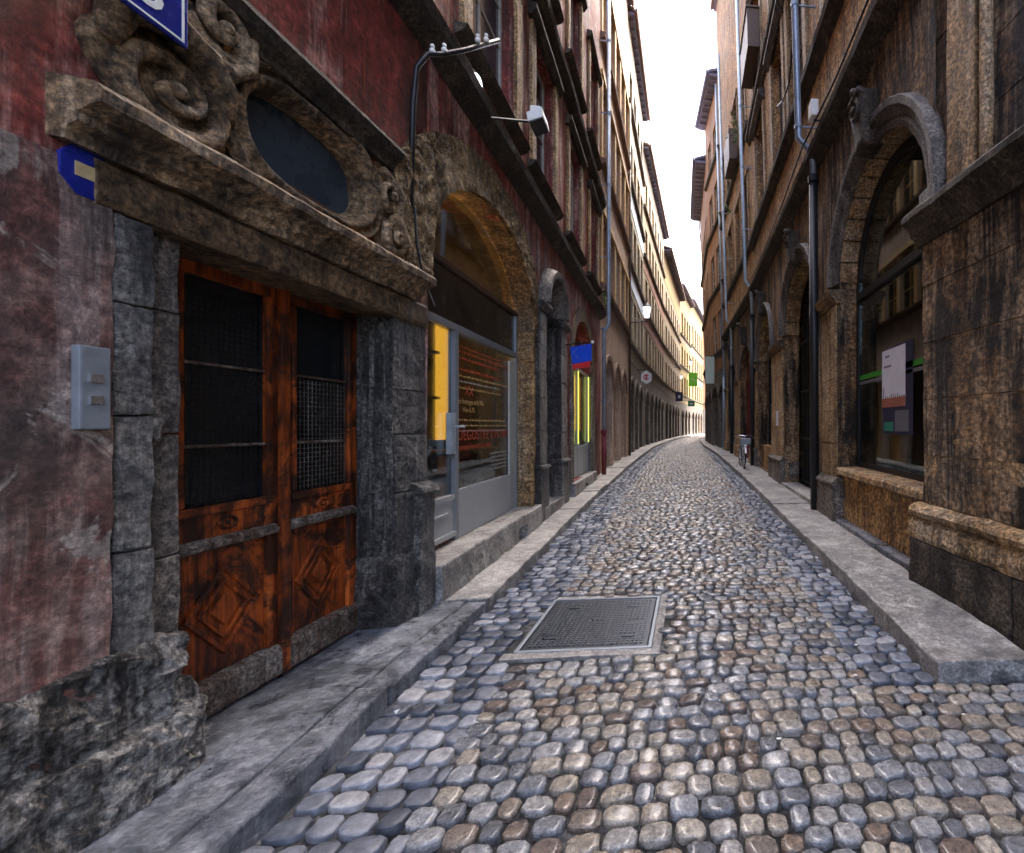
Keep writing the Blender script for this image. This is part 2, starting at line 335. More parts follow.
def text_mesh(txt, size, origin, fr, n, align='LEFT', flip=False, shear=0, ext=.001, width=1.0, parent=None, mat='white', name='lettering'):
    cu = bpy.data.curves.new('t', 'FONT'); cu.body = txt; cu.size = size; cu.align_x = align; cu.extrude = ext; cu.shear = shear; cu.resolution_u = 3
    ob = bpy.data.objects.new('t', cu); C.objects.link(ob)
    dg = bpy.context.evaluated_depsgraph_get(); dg.update()
    me = bpy.data.meshes.new_from_object(ob.evaluated_get(dg)); bpy.data.objects.remove(ob); bpy.data.curves.remove(cu)
    base = parent_loc(parent); sg = -1 if flip else 1
    for v in me.vertices:
        v.co = fr.P(origin[0]+sg*v.co.x*width, n+v.co.z, origin[1]+v.co.y)-base
    me.name = name; me.materials.clear()
    return link(name, me, mat, parent)
def zg(y): return 0 if y < 4 else min(.3, .012*(y-4))
def lerp_poly(poly, y):
    for (x0, y0), (x1, y1) in zip(poly, poly[1:]):
        if y <= y1: return x0+(x1-x0)*max(0, (y-y0))/(y1-y0) if y >= y0 else x0
    return poly[-1][0]
WL = [(-2.2, -4), (-2.2, 3.9), (-2.62, 13.2), (-2.75, 20), (-2.8, 27), (-2.3, 40), (-1.2, 56), (.2, 66), (2.4, 80)]
KL = [(-1.55, -4), (-1.62, 1.2), (-1.72, 2.6), (-1.76, 4.8), (-1.86, 6.2), (-2.0, 10), (-2.15, 16), (-2.2, 22), (-2.2, 27), (-1.75, 40), (-.65, 56), (.75, 66), (2.9, 80)]
WR = [(2.3, -4), (2.3, 15.3), (1.95, 23.6), (1.4, 28), (1.25, 36), (2.1, 50), (5.2, 66)]
KR = [(1.53, -4), (1.54, 6), (1.5, 12), (1.35, 20), (1.2, 23.6), (.9, 28), (.85, 36), (1.6, 50), (4.7, 66), (7, 76)]

# ------------------------------------------------------------------ ground, road, pavements
g = MB(); g.add([(-400, -400, -.09), (400, -400, -.09), (400, 900, -.09), (-400, 900, -.09)], [(0, 1, 2, 3)])
tag(g.build('ground', 'soil'), kind='structure')
r_ = MB(); ys = [-4+.5*i for i in range(190)]
for y0, y1 in zip(ys, ys[1:]):
    for (a, b) in ((-5, 0), (0, 9)):
        r_.add([(a, y0, zg(y0)-.019), (b, y0, zg(y0)-.019), (b, y1, zg(y1)-.019), (a, y1, zg(y1)-.019)], [(0, 1, 2, 3)])
tag(r_.build('road_bed', 'mortar'), kind='structure')
GR = (-1.2, -.31, 3.24, 4.13)       # the iron cover
def stones(rows_from, rows_to, seg, rings, left, right, wmin, wmax, pitch, dome, keep, seed, arch=.05, gap=.011, power=3.4):
    rnd = random.Random(seed); V = []; Fc = []; y = rows_from
    while y < rows_to:
        hgt = pitch*rnd.uniform(.85, 1.15); x = left(y)+rnd.uniform(-.05, .02); xr = right(y)
        while x < xr-.03:
            wd = min(rnd.uniform(wmin, wmax), xr-x+.03)
            cx = x+wd/2; cy = y+hgt/2+rnd.uniform(-.009, .009)+arch*math.sin(cx*1.3+y*.35)
            x += wd
            if not keep(cx, cy) or wd < .05: continue
            hx = wd/2-gap*rnd.uniform(.5, 1.2); hy = hgt/2-gap*rnd.uniform(.5, 1.2); rot = rnd.uniform(-.07, .07)
            tx, ty = rnd.uniform(-.12, .12), rnd.uniform(-.12, .12); h0 = rnd.uniform(-.006, .006); dm = dome*rnd.uniform(.6, 1.25)
            jit = [rnd.uniform(.93, 1.05) for _ in range(seg)]; z0 = zg(cy); k = len(V); pw = power*rnd.uniform(.7, 1.15)
            for (rf, hz) in rings:
                for j in range(seg):
                    a = 2*math.pi*j/seg; ca, sa = math.cos(a), math.sin(a)
                    q = (abs(ca)**pw+abs(sa)**pw)**(-1/pw)*rf*(jit[j])
                    px, py = ca*q*hx, sa*q*hy
                    px, py = px*math.cos(rot)-py*math.sin(rot), px*math.sin(rot)+py*math.cos(rot)
                    V.append((cx+px, cy+py, z0+h0+(hz*dm if hz > 0 else hz*.035)+(px*tx+py*ty if hz > 0 else 0)))
            V.append((cx, cy, z0+h0+dm))
            n = len(rings)
            for i in range(n-1):
                for j in range(seg): Fc.append((k+i*seg+j, k+i*seg+(j+1) % seg, k+(i+1)*seg+(j+1) % seg, k+(i+1)*seg+j))
            for j in range(seg): Fc.append((k+(n-1)*seg+j, k+(n-1)*seg+(j+1) % seg, k+n*seg))
        y += hgt
    return V, Fc
BW = .56
bL = lambda y: lerp_poly(KL, y); bR = lambda y: lerp_poly(KR, y)
def ok(x, y): return not (GR[0]-.075 < x < GR[1]+.12 and GR[2]-.14 < y < GR[3]+.1)
R1 = [(1, -1), (1, -.15), (.965, .45), (.87, .84), (.55, .98)]; R2 = [(1, -1), (.95, .4), (.7, .9)]
RF = [(1, -1), (.97, .45), (.9, .85), (.5, 1)]
inL = lambda y: bL(y)+BW+(.0 if y > 2.3 else 0); inR = lambda y: (bR(y)-.42 if y > 2.56 else 2.25)
V, Fc = [], []
for part in (stones(.6, 12, 12, R1, inL, inR, .085, .155, .1, .015, ok, 1, .05, .0065, 5.5), stones(12, 44, 8, R2, inL, lambda y: bR(y)-.4, .095, .16, .112, .026, ok, 2, .05, .011, 4), stones(44, 84, 6, R2, inL, lambda y: bR(y)-.4, .2, .34, .25, .022, ok, 3)):
    k = len(V); V += part[0]; Fc += [tuple(i+k for i in f) for f in part[1]]
me = bpy.data.meshes.new('cobbled_road'); me.from_pydata(V, [], Fc); me.update()
for p in me.polygons: p.use_smooth = True
tag(link('cobbled_road', me, 'cobble'), kind='structure')
V, Fc = [], []
nb = lambda x, y: True
for part in (stones(.6, 14, 12, RF, lambda y: bL(y)+.015, lambda y: bL(y)+BW, .11, .165, .125, .011, ok, 4, .02, .008, 5.5),
             stones(2.62, 14, 12, RF, lambda y: bR(y)-.42, lambda y: bR(y)-.01, .11, .17, .12, .011, nb, 5, .02, .008, 5.5),
             stones(14, 60, 8, R2, lambda y: bL(y)+.015, lambda y: bL(y)+BW, .18, .22, .22, .01, nb, 6, 0, .008, 6),
             stones(14, 60, 8, R2, lambda y: bR(y)-.4, lambda y: bR(y)-.01, .18, .22, .22, .01, nb, 8, 0, .008, 6)):
    k = len(V); V += part[0]; Fc += [tuple(i+k for i in f) for f in part[1]]
me = bpy.data.meshes.new('gutter_paving'); me.from_pydata(V, [], Fc); me.update()
for p in me.polygons: p.use_smooth = True
tag(link('gutter_paving', me, 'gutter'), kind='structure')
# pavements: slabs with a kerb stone each
def pavement(name, kerb, wall, y0, y1, sgn, top, kw, mat, rnd, lens=(.8, 1.5), kerbmat=None, single=False):
    a = MB(); y = y0
    while y < y1:
        L = rnd.uniform(*lens)*(1 if y < 20 else 3); ye = min(y+L, y1); e = .011
        k0, k1 = kerb(y), kerb(ye); w0, w1 = wall(y), wall(ye); h = rnd.uniform(-.014, .014)
        zb0, zb1 = zg(y)-.08, zg(ye)-.08; z0, z1 = zg(y)+top+h, zg(ye)+top+h
        yy0, yy1 = y+e, ye-e
        strips = [(k0, w0, k1, w1)] if single else [(k0, k0-sgn*kw+sgn*.004, k1, k1-sgn*kw+sgn*.004), (k0-sgn*kw-sgn*.004, w0, k1-sgn*kw-sgn*.004, w1)]
        for i, (a0, b0, a1, b1) in enumerate(strips):
            dz = .0 if i == 0 else .004
            a.hexa([(a0, yy0, zb0), (b0, yy0, zb0), (b1, yy1, zb1), (a1, yy1, zb1)], [(a0, yy0, z0+dz), (b0, yy0, z0+dz), (b1, yy1, z1+dz), (a1, yy1, z1+dz)])
        y = ye
    return tag(a.build(name, mat, bevel=.014, cut=.16, amp=.012, nscale=4, smooth=False, amp2=.002), kind='structure')
rp = random.Random(5)
pavement('pavement_left', bL, lambda y: lerp_poly(WL, y)-.38, -2.5, 3.95, 1, .1, .17, 'slab', rp, (1.3, 1.9))
pavement('pavement_left_far', bL, lambda y: lerp_poly(WL, y)-.3, 3.95, 78, 1, .105, .2, 'slab_dry', rp, single=True)
pavement('pavement_right', bR, lambda y: 2.19 if y < 6.5 else lerp_poly(WR, y)+.35, 2.6, 42, -1, .12, .2, 'slab_dry', rp, (1.9, 3.2), single=True)

# iron cover in the road
cov = thing('utility_cover', (-.75, 3.7, 0), 'square cast iron utility cover with studded top set in the cobbles', 'cover')
MB().box(GR[0], GR[1], GR[2], GR[3], -.02, .006).build('plate', 'grate', cov, bevel=.004)
st = MB()
nx = 24
for i in range(nx):
    for j in range(nx):
        x = GR[0]+.05+(GR[1]-GR[0]-.1)*i/(nx-1); y = GR[2]+.05+(GR[3]-GR[2]-.1)*j/(nx-1)
        if any(abs(x-px) < .07 and abs(y-py) < .03 for px, py in ((-1.05, 3.4), (-.47, 3.4), (-1.0, 3.95), (-.5, 3.95), (-.75, 3.7), (-.45, 3.66))): continue
        st.box(x-.0095, x+.0095, y-.0095, y+.0095, .004, .014)
stt = st.build('studs', plain('worn_iron_studs', (.12, .125, .135), .4, .5, .3), cov)
lug = MB()
for px, py in ((-1.05, 3.4), (-.47, 3.4), (-1.0, 3.95), (-.5, 3.95), (-.75, 3.7)): lug.box(px-.05, px+.05, py-.016, py+.016, .004, .018)
lug.build('lifting_lugs', 'grate', cov, bevel=.004)
f = MB(); e = .035
for (a, b, c, d_) in ((GR[0]-e, GR[1]+e, GR[2]-e, GR[2]-.008), (GR[0]-e, GR[1]+e, GR[3]+.008, GR[3]+e), (GR[0]-e, GR[0]-.008, GR[2]-.008, GR[3]+.008), (GR[1]+.008, GR[1]+e, GR[2]-.008, GR[3]+.008)): f.box(a, b, c, d_, -.02, .012)
f.build('frame', 'alu', cov, bevel=.003)
sur = MB(); sur.box(GR[0]-.1, GR[1]+.04, GR[2]-.12, GR[2]-.038, -.04, .008); sur.box(GR[1]+.038, GR[1]+.1, GR[2]-.12, GR[3]+.1, -.04, .004); sur.box(GR[0]-.1, GR[1]+.036, GR[3]+.038, GR[3]+.1, -.04, .004)
sur.build('concrete_surround', 'slab_dry', cov, cut=.08, amp=.004, nscale=9)
vc = thing('valve_cover', (1.37, 2.47, 0), 'small round iron valve cover by the cut end of the kerb', 'cover')
MB().arc(1.33, 0, [(.001, 0), (.075, 0), (.075, 1), (.001, 1)], 0, 360, 20).build('lid', 'grate', vc, type('Q', (), {'P': staticmethod(lambda s, n, z: Vector((s, 2.47+z, -.02+.024*n)))}))
MB().arc(1.33, 0, [(.085, 0), (.11, 0), (.11, 1), (.085, 1)], 0, 360, 20, close=True).build('ring', 'grate', vc, type('Q', (), {'P': staticmethod(lambda s, n, z: Vector((s, 2.47+z, -.02+.026*n)))}))
# litter
def litter(x, y, z, s, label, mat='white'):
    a = MB(); pts = [(x+random.uniform(-s, s), y+random.uniform(-s, s)*.7, z+random.uniform(.002, s*.35)) for _ in range(5)]
    c = (x, y, z+s*.5)
    top = pts+[c]; fs = [(i, (i+1) % 5, 5) for i in range(5)]; a.add(top+[(p[0], p[1], p[2]-.002) for p in top], fs+[tuple(j+6 for j in q[::-1]) for q in fs])
    tag(a.build('paper_scrap', mat, loc=(x, y, z)), label, 'litter')
litter(-1.6, 2.58, .02, .035, 'crumpled white paper scrap in the gutter below the left kerb')
for i, (x, y) in enumerate(((1.2, 3.1), (1.05, 2.72), (.45, 2.2), (1.5, 2.3), (.62, 3.4))):
    a = MB(); a.box(x-.012, x+.012, y-.005, y+.005, .016, .021)
    tag(a.build('cigarette_end', 'white', bevel=.003, loc=(x, y, .02)), 'tiny pale cigarette end lying on the foreground cobbles', 'litter', 'cigarette ends on the cobbles')

# ------------------------------------------------------------------ shared building pieces
def window(fr, parent, a, b, z0, z1, n, fmat, pmat, cols=2, rows=3, bar=.05, name='window', thick=.05, rise=0):
    m = MB()
    m.box(a, a+bar, n-thick, n, z0, z1); m.box(b-bar, b, n-thick, n, z0, z1)
    m.box(a+bar, b-bar, n-thick, n-.002, z0, z0+bar); m.box(a+bar, b-bar, n-thick, n-.002, z1-bar, z1)
    for i in range(1, cols):
        x = a+(b-a)*i/cols; m.box(x-bar*.35, x+bar*.35, n-thick*.8, n-.006, z0+bar, z1-bar)
    for j in range(1, rows):
        z = z0+(z1-z0)*j/rows; m.box(a+bar, b-bar, n-thick*.7, n-.01, z-bar*.3, z+bar*.3)
    o = m.build(name, fmat, parent, fr)
    p = MB(); p.box(a+.01, b-.01, n-thick-.012, n-thick*.5, z0+.01, z1-.01); p.build('pane', pmat, o, fr)
    return o
def roof(fr, parent, L, H, over=.5, mat='roof', depth=5, under='roofu'):
    m = MB(); m.prism([(over, H), (over, H+.14), (-depth, H+2.0), (-depth, H+1.86)], -.05, L+.05)
    m.prism([(over+.1, H-.06), (over+.14, H+.1), (over+.02, H+.12), (over+.004, H-.06)], -.05, L+.05)
    o = m.build('roof', mat, parent, fr)
    k = MB(); k.box(0, L, -.02, over-.02, H-.14, H-.004)
    for i in range(int(L/.5)): k.box(.2+i*.5, .3+i*.5, 0, over-.1, H-.24, H-.142)
    k.build('eaves', under, o, fr)
def house(name, p0, p1, side, H, label, wallmat, ground, floors, trim='browntrim', fmat='frame_w', lean=0, zb=.1, over=.5, winmat='pane', band=None, opmat='black', gmat='arcade', gtop=4.7, cols=2, rows=3, surround=None, cat='house', roofmat='roof', ledges=True):
    """ground: list of (a,b,zspring) arches; floors: list of (z0,z1,[(a,b)...])"""
    fr = Frame(p0, p1, side, lean); t = thing(name, fr.P(0, 0, 0), label, cat)
    MB().wall(0, fr.L, -.05, gtop, [(a, b, zb, zs, (b-a)/2) for a, b, zs in ground], 0, .3).build('ground_floor', gmat, t, fr)
    m = MB(); zprev = gtop
    for i, (z0, z1, ws) in enumerate(floors):
        znext = (z1+floors[i+1][0])/2 if i+1 < len(floors) else H
        m.wall(0, fr.L, zprev, znext, [(a, b, z0, z1, 0) for a, b in ws], 0, .22); zprev = znext
    if not floors: m.wall(0, fr.L, gtop, H, [], 0, .2)
    m.box(0, fr.L, -5, -.34, -.05, H)
    m.build('wall', wallmat, t, fr)
    for a, b, zs in ground:
        d_ = MB(); c = (a+b)/2; hw = (b-a)/2-.001
        d_.plate([(a+.001, zb)]+[(c-hw*math.cos(math.pi*i/12), zs+hw*math.sin(math.pi*i/12)) for i in range(13)]+[(b-.001, zb)], -.3, -.24)
        d_.box(a+.06, b-.06, -.239, -.2, zb, zb+.7); d_.box(a+.04, b-.04, -.238, -.19, zs-.06, zs+.04); d_.box(c-.03, c+.03, -.238, -.2, zb+.705, zs-.065)
        d_.build('door', rdoor.choice(('black', 'black', 'frame_b', 'alu', 'teal', 'redpipe', 'lattice', 'offwhite', 'zinc')), t, fr)
        MB().arc(c, zs, [(hw+.004, .002), (hw+.2, .002), (hw+.17, .06), (hw+.02, .05)], 0, 180, 14).build('archivolt', trim, t, fr)
    for (z0, z1, ws) in floors:
        if ledges: MB().prism([(.003, z0-.3), (.14, z0-.22), (.16, z0-.1), (.003, z0-.06)], -.01, fr.L+.01).build('ledge', trim, t, fr)
        for a, b in ws:
            wn_ = window(fr, t, a+.002, b-.002, z0+.002, z1-.002, -.1, fmat, winmat, cols, rows)
            if surround:
                q = MB(); q.box(a-.12, a-.002, .002, .05, z0, z1); q.box(b+.002, b+.12, .002, .05, z0, z1); q.box(a-.16, b+.16, .002, .08, z1+.004, z1+.16)
                q.build('frame', surround, wn_, fr)
    if band:
        for (za, zb_, bm_) in band: MB().box(0, fr.L, .002, .02, za, zb_).build('painted_band', bm_, t, fr)
    roof(fr, t, fr.L, H, over, roofmat)
    return t, fr
rdoor = random.Random(21)
def even(L, n, wd, m=.5):
    p = (L-2*m)/n; return [(m+p*(i+.5)-wd/2, m+p*(i+.5)+wd/2) for i in range(n)]

# ================================================================== LEFT: red house with carved doorway
A = Frame((-2.2, 0), (-2.2, 1), 1)                    # s is world y here
B = Frame((-2.2, 3.9), (-2.62, 13.2), 1)
H1 = thing('red_stucco_house', (-2.2, 3, 0), 'dark red stucco house with a carved stone doorway, orange double door and arched shopfront', 'house')
arch1 = (0.0, 2.82, .4, 3.1, 1.0); door2 = (3.34, 4.36, .3, 3.55, .5); arch3 = (5.55, 7.85, .42, 2.9, 1.15)
m = MB()
m.wall(-4, 1.83, -.05, 4.75, [], 0, .2); m.wall(1.83, 3.9, 2.5, 4.75, [(2.26, 3.18, 2.86, 3.44, 0)], 0, .2)
m.build('wall', 'red', H1, A, cut=.3, amp=.008, nscale=2)
m = MB(); m.wall(0, B.L, -.05, 4.75, [arch1, door2, arch3], 0, .35)
FW = [[(.75, 2.05), (2.9, 4.0), (5.2, 6.3), (7.5, 8.6)], [(.75, 2.05), (2.9, 4.0), (5.2, 6.3), (7.5, 8.6)]]
m.wall(0, B.L, 4.75, 8.2, [(a, b, 5.45, 7.5, 0) for a, b in FW[0]], 0, .25)
m.wall(0, B.L, 8.2, 14, [(a, b, 9.0, 11.2, 0) for a, b in FW[1]], 0, .25)
m.box(-8, B.L, -6, -.5, 4.85, 14); m.box(3.2, 3.3, -6, -.36, -.05, 4.849); m.box(4.5, 5.3, -6, -.36, -.05, 4.849); m.box(8.0, B.L, -6, -.36, -.05, 4.849)
m.build('upper_wall', 'red', H1, B, cut=.35, amp=.008, nscale=2)
m = MB(); m.wall(-4, 3.9, 4.75, 14, [(1.6, 2.9, 5.45, 7.5, 0)], 0, .25); m.box(-4, 3.7, -6, -.7, -.05, 14); m.build('stair_wall', 'red', H1, A, cut=.4, amp=.006)
window(A, H1, 1.6, 2.9, 5.45, 7.5, -.12, 'frame_w', 'pane')
# ledges and sills of the upper floors
lp = [(.003, 4.72), (.1, 4.78), (.17, 4.86), (.19, 4.95), (.16, 4.99), (.003, 5.02)]
MB().prism(lp, -4, 3.9).prism(lp, -4, 3.9).build('ledge', 'browntrim', H1, A, cut=.3, amp=.012)
MB().prism(lp, 0, B.L).build('ledge', 'browntrim', H1, B, cut=.3, amp=.014)
MB().prism([(n, z+3.2) for n, z in lp], 0, B.L).build('ledge', 'browntrim', H1, B, cut=.3, amp=.014)
for fi, (z0, z1) in enumerate(((5.45, 7.5), (9.0, 11.2))):
    for a, b in FW[fi]:
        wn_ = window(B, H1, a, b, z0, z1, -.14, 'frame_w', 'pane', 2, 4)
        MB().box(a-.2, a-.003, .003, .05, z0-.02, z1+.02).build('jamb', 'warm_light', wn_, B, cut=.3, amp=.008); MB().box(b+.003, b+.2, .003, .05, z0-.02, z1+.02).build('jamb', 'warm_light', wn_, B, cut=.3, amp=.008)
        q = MB(); q.prism([(.003, z0-.14), (.08, z0-.1), (.13, z0-.03), (.003, z0-.024)], a-.3, b+.3); q.build('sill', 'browntrim', wn_, B)
        q = MB(); q.prism([(.003, z1+.03), (.06, z1+.03), (.13, z1+.14), (.13, z1+.19), (.003, z1+.22)], a-.28, b+.28); q.build('hood', 'browntrim', wn_, B)
# doorway: stone jambs built of worn blocks
MB().box(-3, 1.858, .0, .02, .35, 2.55).build('peeling_plaster', 'redpeel', H1, A, cut=.07, amp=.012, nscale=4)
rb = random.Random(11)
def blocks(mb, s0, s1, n0, n1, z0, z1, hmin, hmax, rnd, j=.012, split=0):
    z = z0
    while z < z1-.02:
        h = rnd.uniform(hmin, hmax); ze = min(z+h, z1); ze = z1 if z1-ze < hmin*.5 else ze
        cutp = [s0, s1] if not split else sorted([s0, s1]+[s0+(s1-s0)*(i+1+rnd.uniform(-.25, .25))/(split+1) for i in range(split)])
        for a, b in zip(cutp, cutp[1:]): mb.box(a+.003, b-.003, n0, n1+rnd.uniform(-j, j), z+.003, ze-.003)
        z = ze
m = MB(); blocks(m, 1.86, 1.99, -.3, .02, .7, 2.42, .3, .55, rb); m.build('jamb', 'jamb', H1, A, bevel=.008, cut=.05, amp=.01, nscale=6, amp2=.005)
m = MB(); blocks(m, 1.992, 2.15, -.32, -.05, .35, 2.42, .5, .8, rb, .004); m.build('jamb', 'arch_stone', H1, A, bevel=.008, cut=.08, amp=.008, nscale=6)
m = MB(); m.box(.3, 2.14, -.3, .06, -.05, .4); m.box(.3, 2.1, -.3, .025, .36, .72); m.box(2.02, 2.14, -.3, .03, -.05, .5)
m.build('worn_base', 'rock', H1, A, bevel=.02, cut=.035, amp=.04, nscale=5, amp2=.009)
m = MB(); blocks(m, 3.48, 3.9, -.31, 0, .6, 2.44, .32, .5, rb, .012); 
m.build('jamb', 'jamb', H1, A, bevel=.008, cut=.045, amp=.009, nscale=6, amp2=.004)
m = MB()                                               # mouldings on the far reveal and front
for n0, r in ((-.2, .028), (-.1, .03), (-.03, .024)):
    m.tube([(3.478, n0, z) for z in [.75+.09*i for i in range(19)]], r, 8)
m.build('jamb_moulding', 'jamb', H1, A, cut=.06, amp=.009, nscale=6, smooth=True)
m = MB(); m.box(3.45, 3.93, -.33, .04, .05, .62); m.build('worn_base', 'jamb', H1, A, bevel=.03, cut=.05, amp=.028, nscale=6, amp2=.006, smooth=False)
m = MB(); m.box(3.7, 3.89, -.05, .07, .05, 1.06); m.prism([(-.05, 1.06), (.1, 1.06), (.08, 1.12), (-.05, 1.17)], 3.68, 3.91); m.build('guard_stone', 'jamb', H1, A, bevel=.012, cut=.07, amp=.012, nscale=6)
m = MB(); m.box(1.99, 2.06, -.06, .0, 1.53, 1.65); m.build('stone_knob', 'rock', H1, A, bevel=.03, cut=.03, amp=.02, nscale=9, smooth=True)
# lintel and cornice
m = MB(); m.prism([(-.3, 2.42), (.02, 2.42), (.03, 2.45), (.03, 2.58), (.015, 2.6), (-.3, 2.6)], 1.8, 3.86); m.build('lintel', 'lintel', H1, A, bevel=.006, cut=.09, amp=.008, nscale=5)
m = MB(); m.prism([(-.1, 2.602), (.05, 2.602), (.06, 2.64), (.09, 2.66), (.095, 2.69), (.14, 2.715), (.17, 2.73), (.175, 2.775), (.15, 2.8), (-.1, 2.83)], 1.7, 3.72)
m.build('cornice', 'ornament', H1, A, cut=.07, amp=.01, nscale=7, amp2=.004)
# carved panel above with the oval window
om = MB(); oc, oz, ow, oh = 2.77, 3.15, .39, .225
def stad(k, gx, gz): return [(oc+(ow+gx)*math.copysign(abs(math.cos(a))**.72, math.cos(a)), oz+(oh+gz)*math.copysign(abs(math.sin(a))**.8, math.sin(a))) for a in [2*math.pi*i/k for i in range(k)]]
def ring(mb, k, lv):   # lv: list of (gx, gz, n) loops
    loops = [[(s, n, z) for s, z in stad(k, gx, gz)] for gx, gz, n in lv]
    vs_ = [p for l in loops for p in l]; fs = [(i*k+j, i*k+(j+1) % k, (i+1)*k+(j+1) % k, (i+1)*k+j) for i in range(len(lv)-1) for j in range(k)]
    mb.add(vs_, fs)
ring(om, 48, [(0, 0, -.12), (0, 0, -.02), (.015, .012, .0), (.03, .028, .035), (.055, .05, .055), (.075, .068, .045), (.085, .075, .018), (.11, .1, .018), (.125, .112, .045), (.145, .13, .04), (.155, .14, .002)])
om.build('oval_surround', 'ornament', H1, A, cut=.05, amp=.008, nscale=8, smooth=True)
ov = MB(); ov.plate(stad(48, .004, .004), -.1, -.085); o = ov.build('oval_window', 'pane_sky', H1, A)
fb = MB(); fb.box(oc-ow+.05, oc+ow-.05, -.083, -.03, oz-oh-.0, oz-oh+.03); fb.build('frame', 'frame_b', o, A)
m = MB(); m.wall(1.98, 3.5, 2.8, 3.5, [(oc-ow-.12, oc+ow+.12, oz-oh-.12, oz+oh+.12, 0)], .02, .05); m.build('carved_panel', 'ornament', H1, A, cut=.08, amp=.012, nscale=6)
def volute(mb, cs, cz, r0, turns, n, thick, flip=1, a0=0, end=.12):
    pts, rr = [], []
    N = int(26*turns)
    for i in range(N+1):
        t = i/N; a = rad(a0)+flip*2*math.pi*turns*t; r = r0*(1-t)**.9+r0*end
        pts.append((cs+r*math.cos(a), n+.05*t, cz+r*math.sin(a))); rr.append(thick*(1-.55*t))
    mb.tube(pts, rr, 8); mb.ball((cs, n+.05, cz), r0*.2, 10, 6)
m = MB(); vx = 2.01; volute(m, vx, 2.99, .19, 1.7, .03, .05, -1, 60)
m.plate([(vx+.23*math.cos(a)*(1+.12*math.sin(3*a)), 3.0+.19*math.sin(a)) for a in [2*math.pi*i/24 for i in range(24)]], -.02, .045)
m.tube([(vx-.19, .04, 3.04), (vx-.15, .05, 3.2), (vx-.02, .06, 3.27), (vx+.11, .06, 3.22), (vx+.2, .05, 3.13), (vx+.24, .04, 3.02)], [.04, .06, .075, .075, .06, .03], 8)
m.build('scroll', 'ornament', H1, A, cut=.05, amp=.012, nscale=7, smooth=True)
m = MB(); volute(m, 2.2, 3.42, .13, 1.5, .04, .045, 1, 200)
m.tube([(2.12, .03, 3.28), (2.24, .05, 3.25), (2.33, .05, 3.34), (2.36, .05, 3.5)], [.03, .05, .05, .03], 8); m.build('scroll', 'ornament', H1, A, cut=.05, amp=.01, nscale=7, smooth=True)
m = MB(); volute(m, 3.42, 2.96, .1, 1.5, .04, .035, 1, 120); volute(m, 3.36, 3.26, .1, 1.4, .03, .035, -1, 20)
m.tube([(3.3, .03, 3.42), (3.46, .05, 3.3), (3.42, .05, 3.12), (3.52, .05, 2.98), (3.64, .04, 2.86)], [.03, .05, .05, .045, .03], 8); m.build('scroll', 'ornament', H1, A, cut=.05, amp=.01, nscale=7, smooth=True)
m = MB(); m.prism([(-.05, 3.46), (.05, 3.46), (.06, 3.5), (.1, 3.53), (.13, 3.58), (.12, 3.61), (-.05, 3.64)], 2.1, 3.4); m.build('top_moulding', 'browntrim', H1, A, cut=.08, amp=.006)
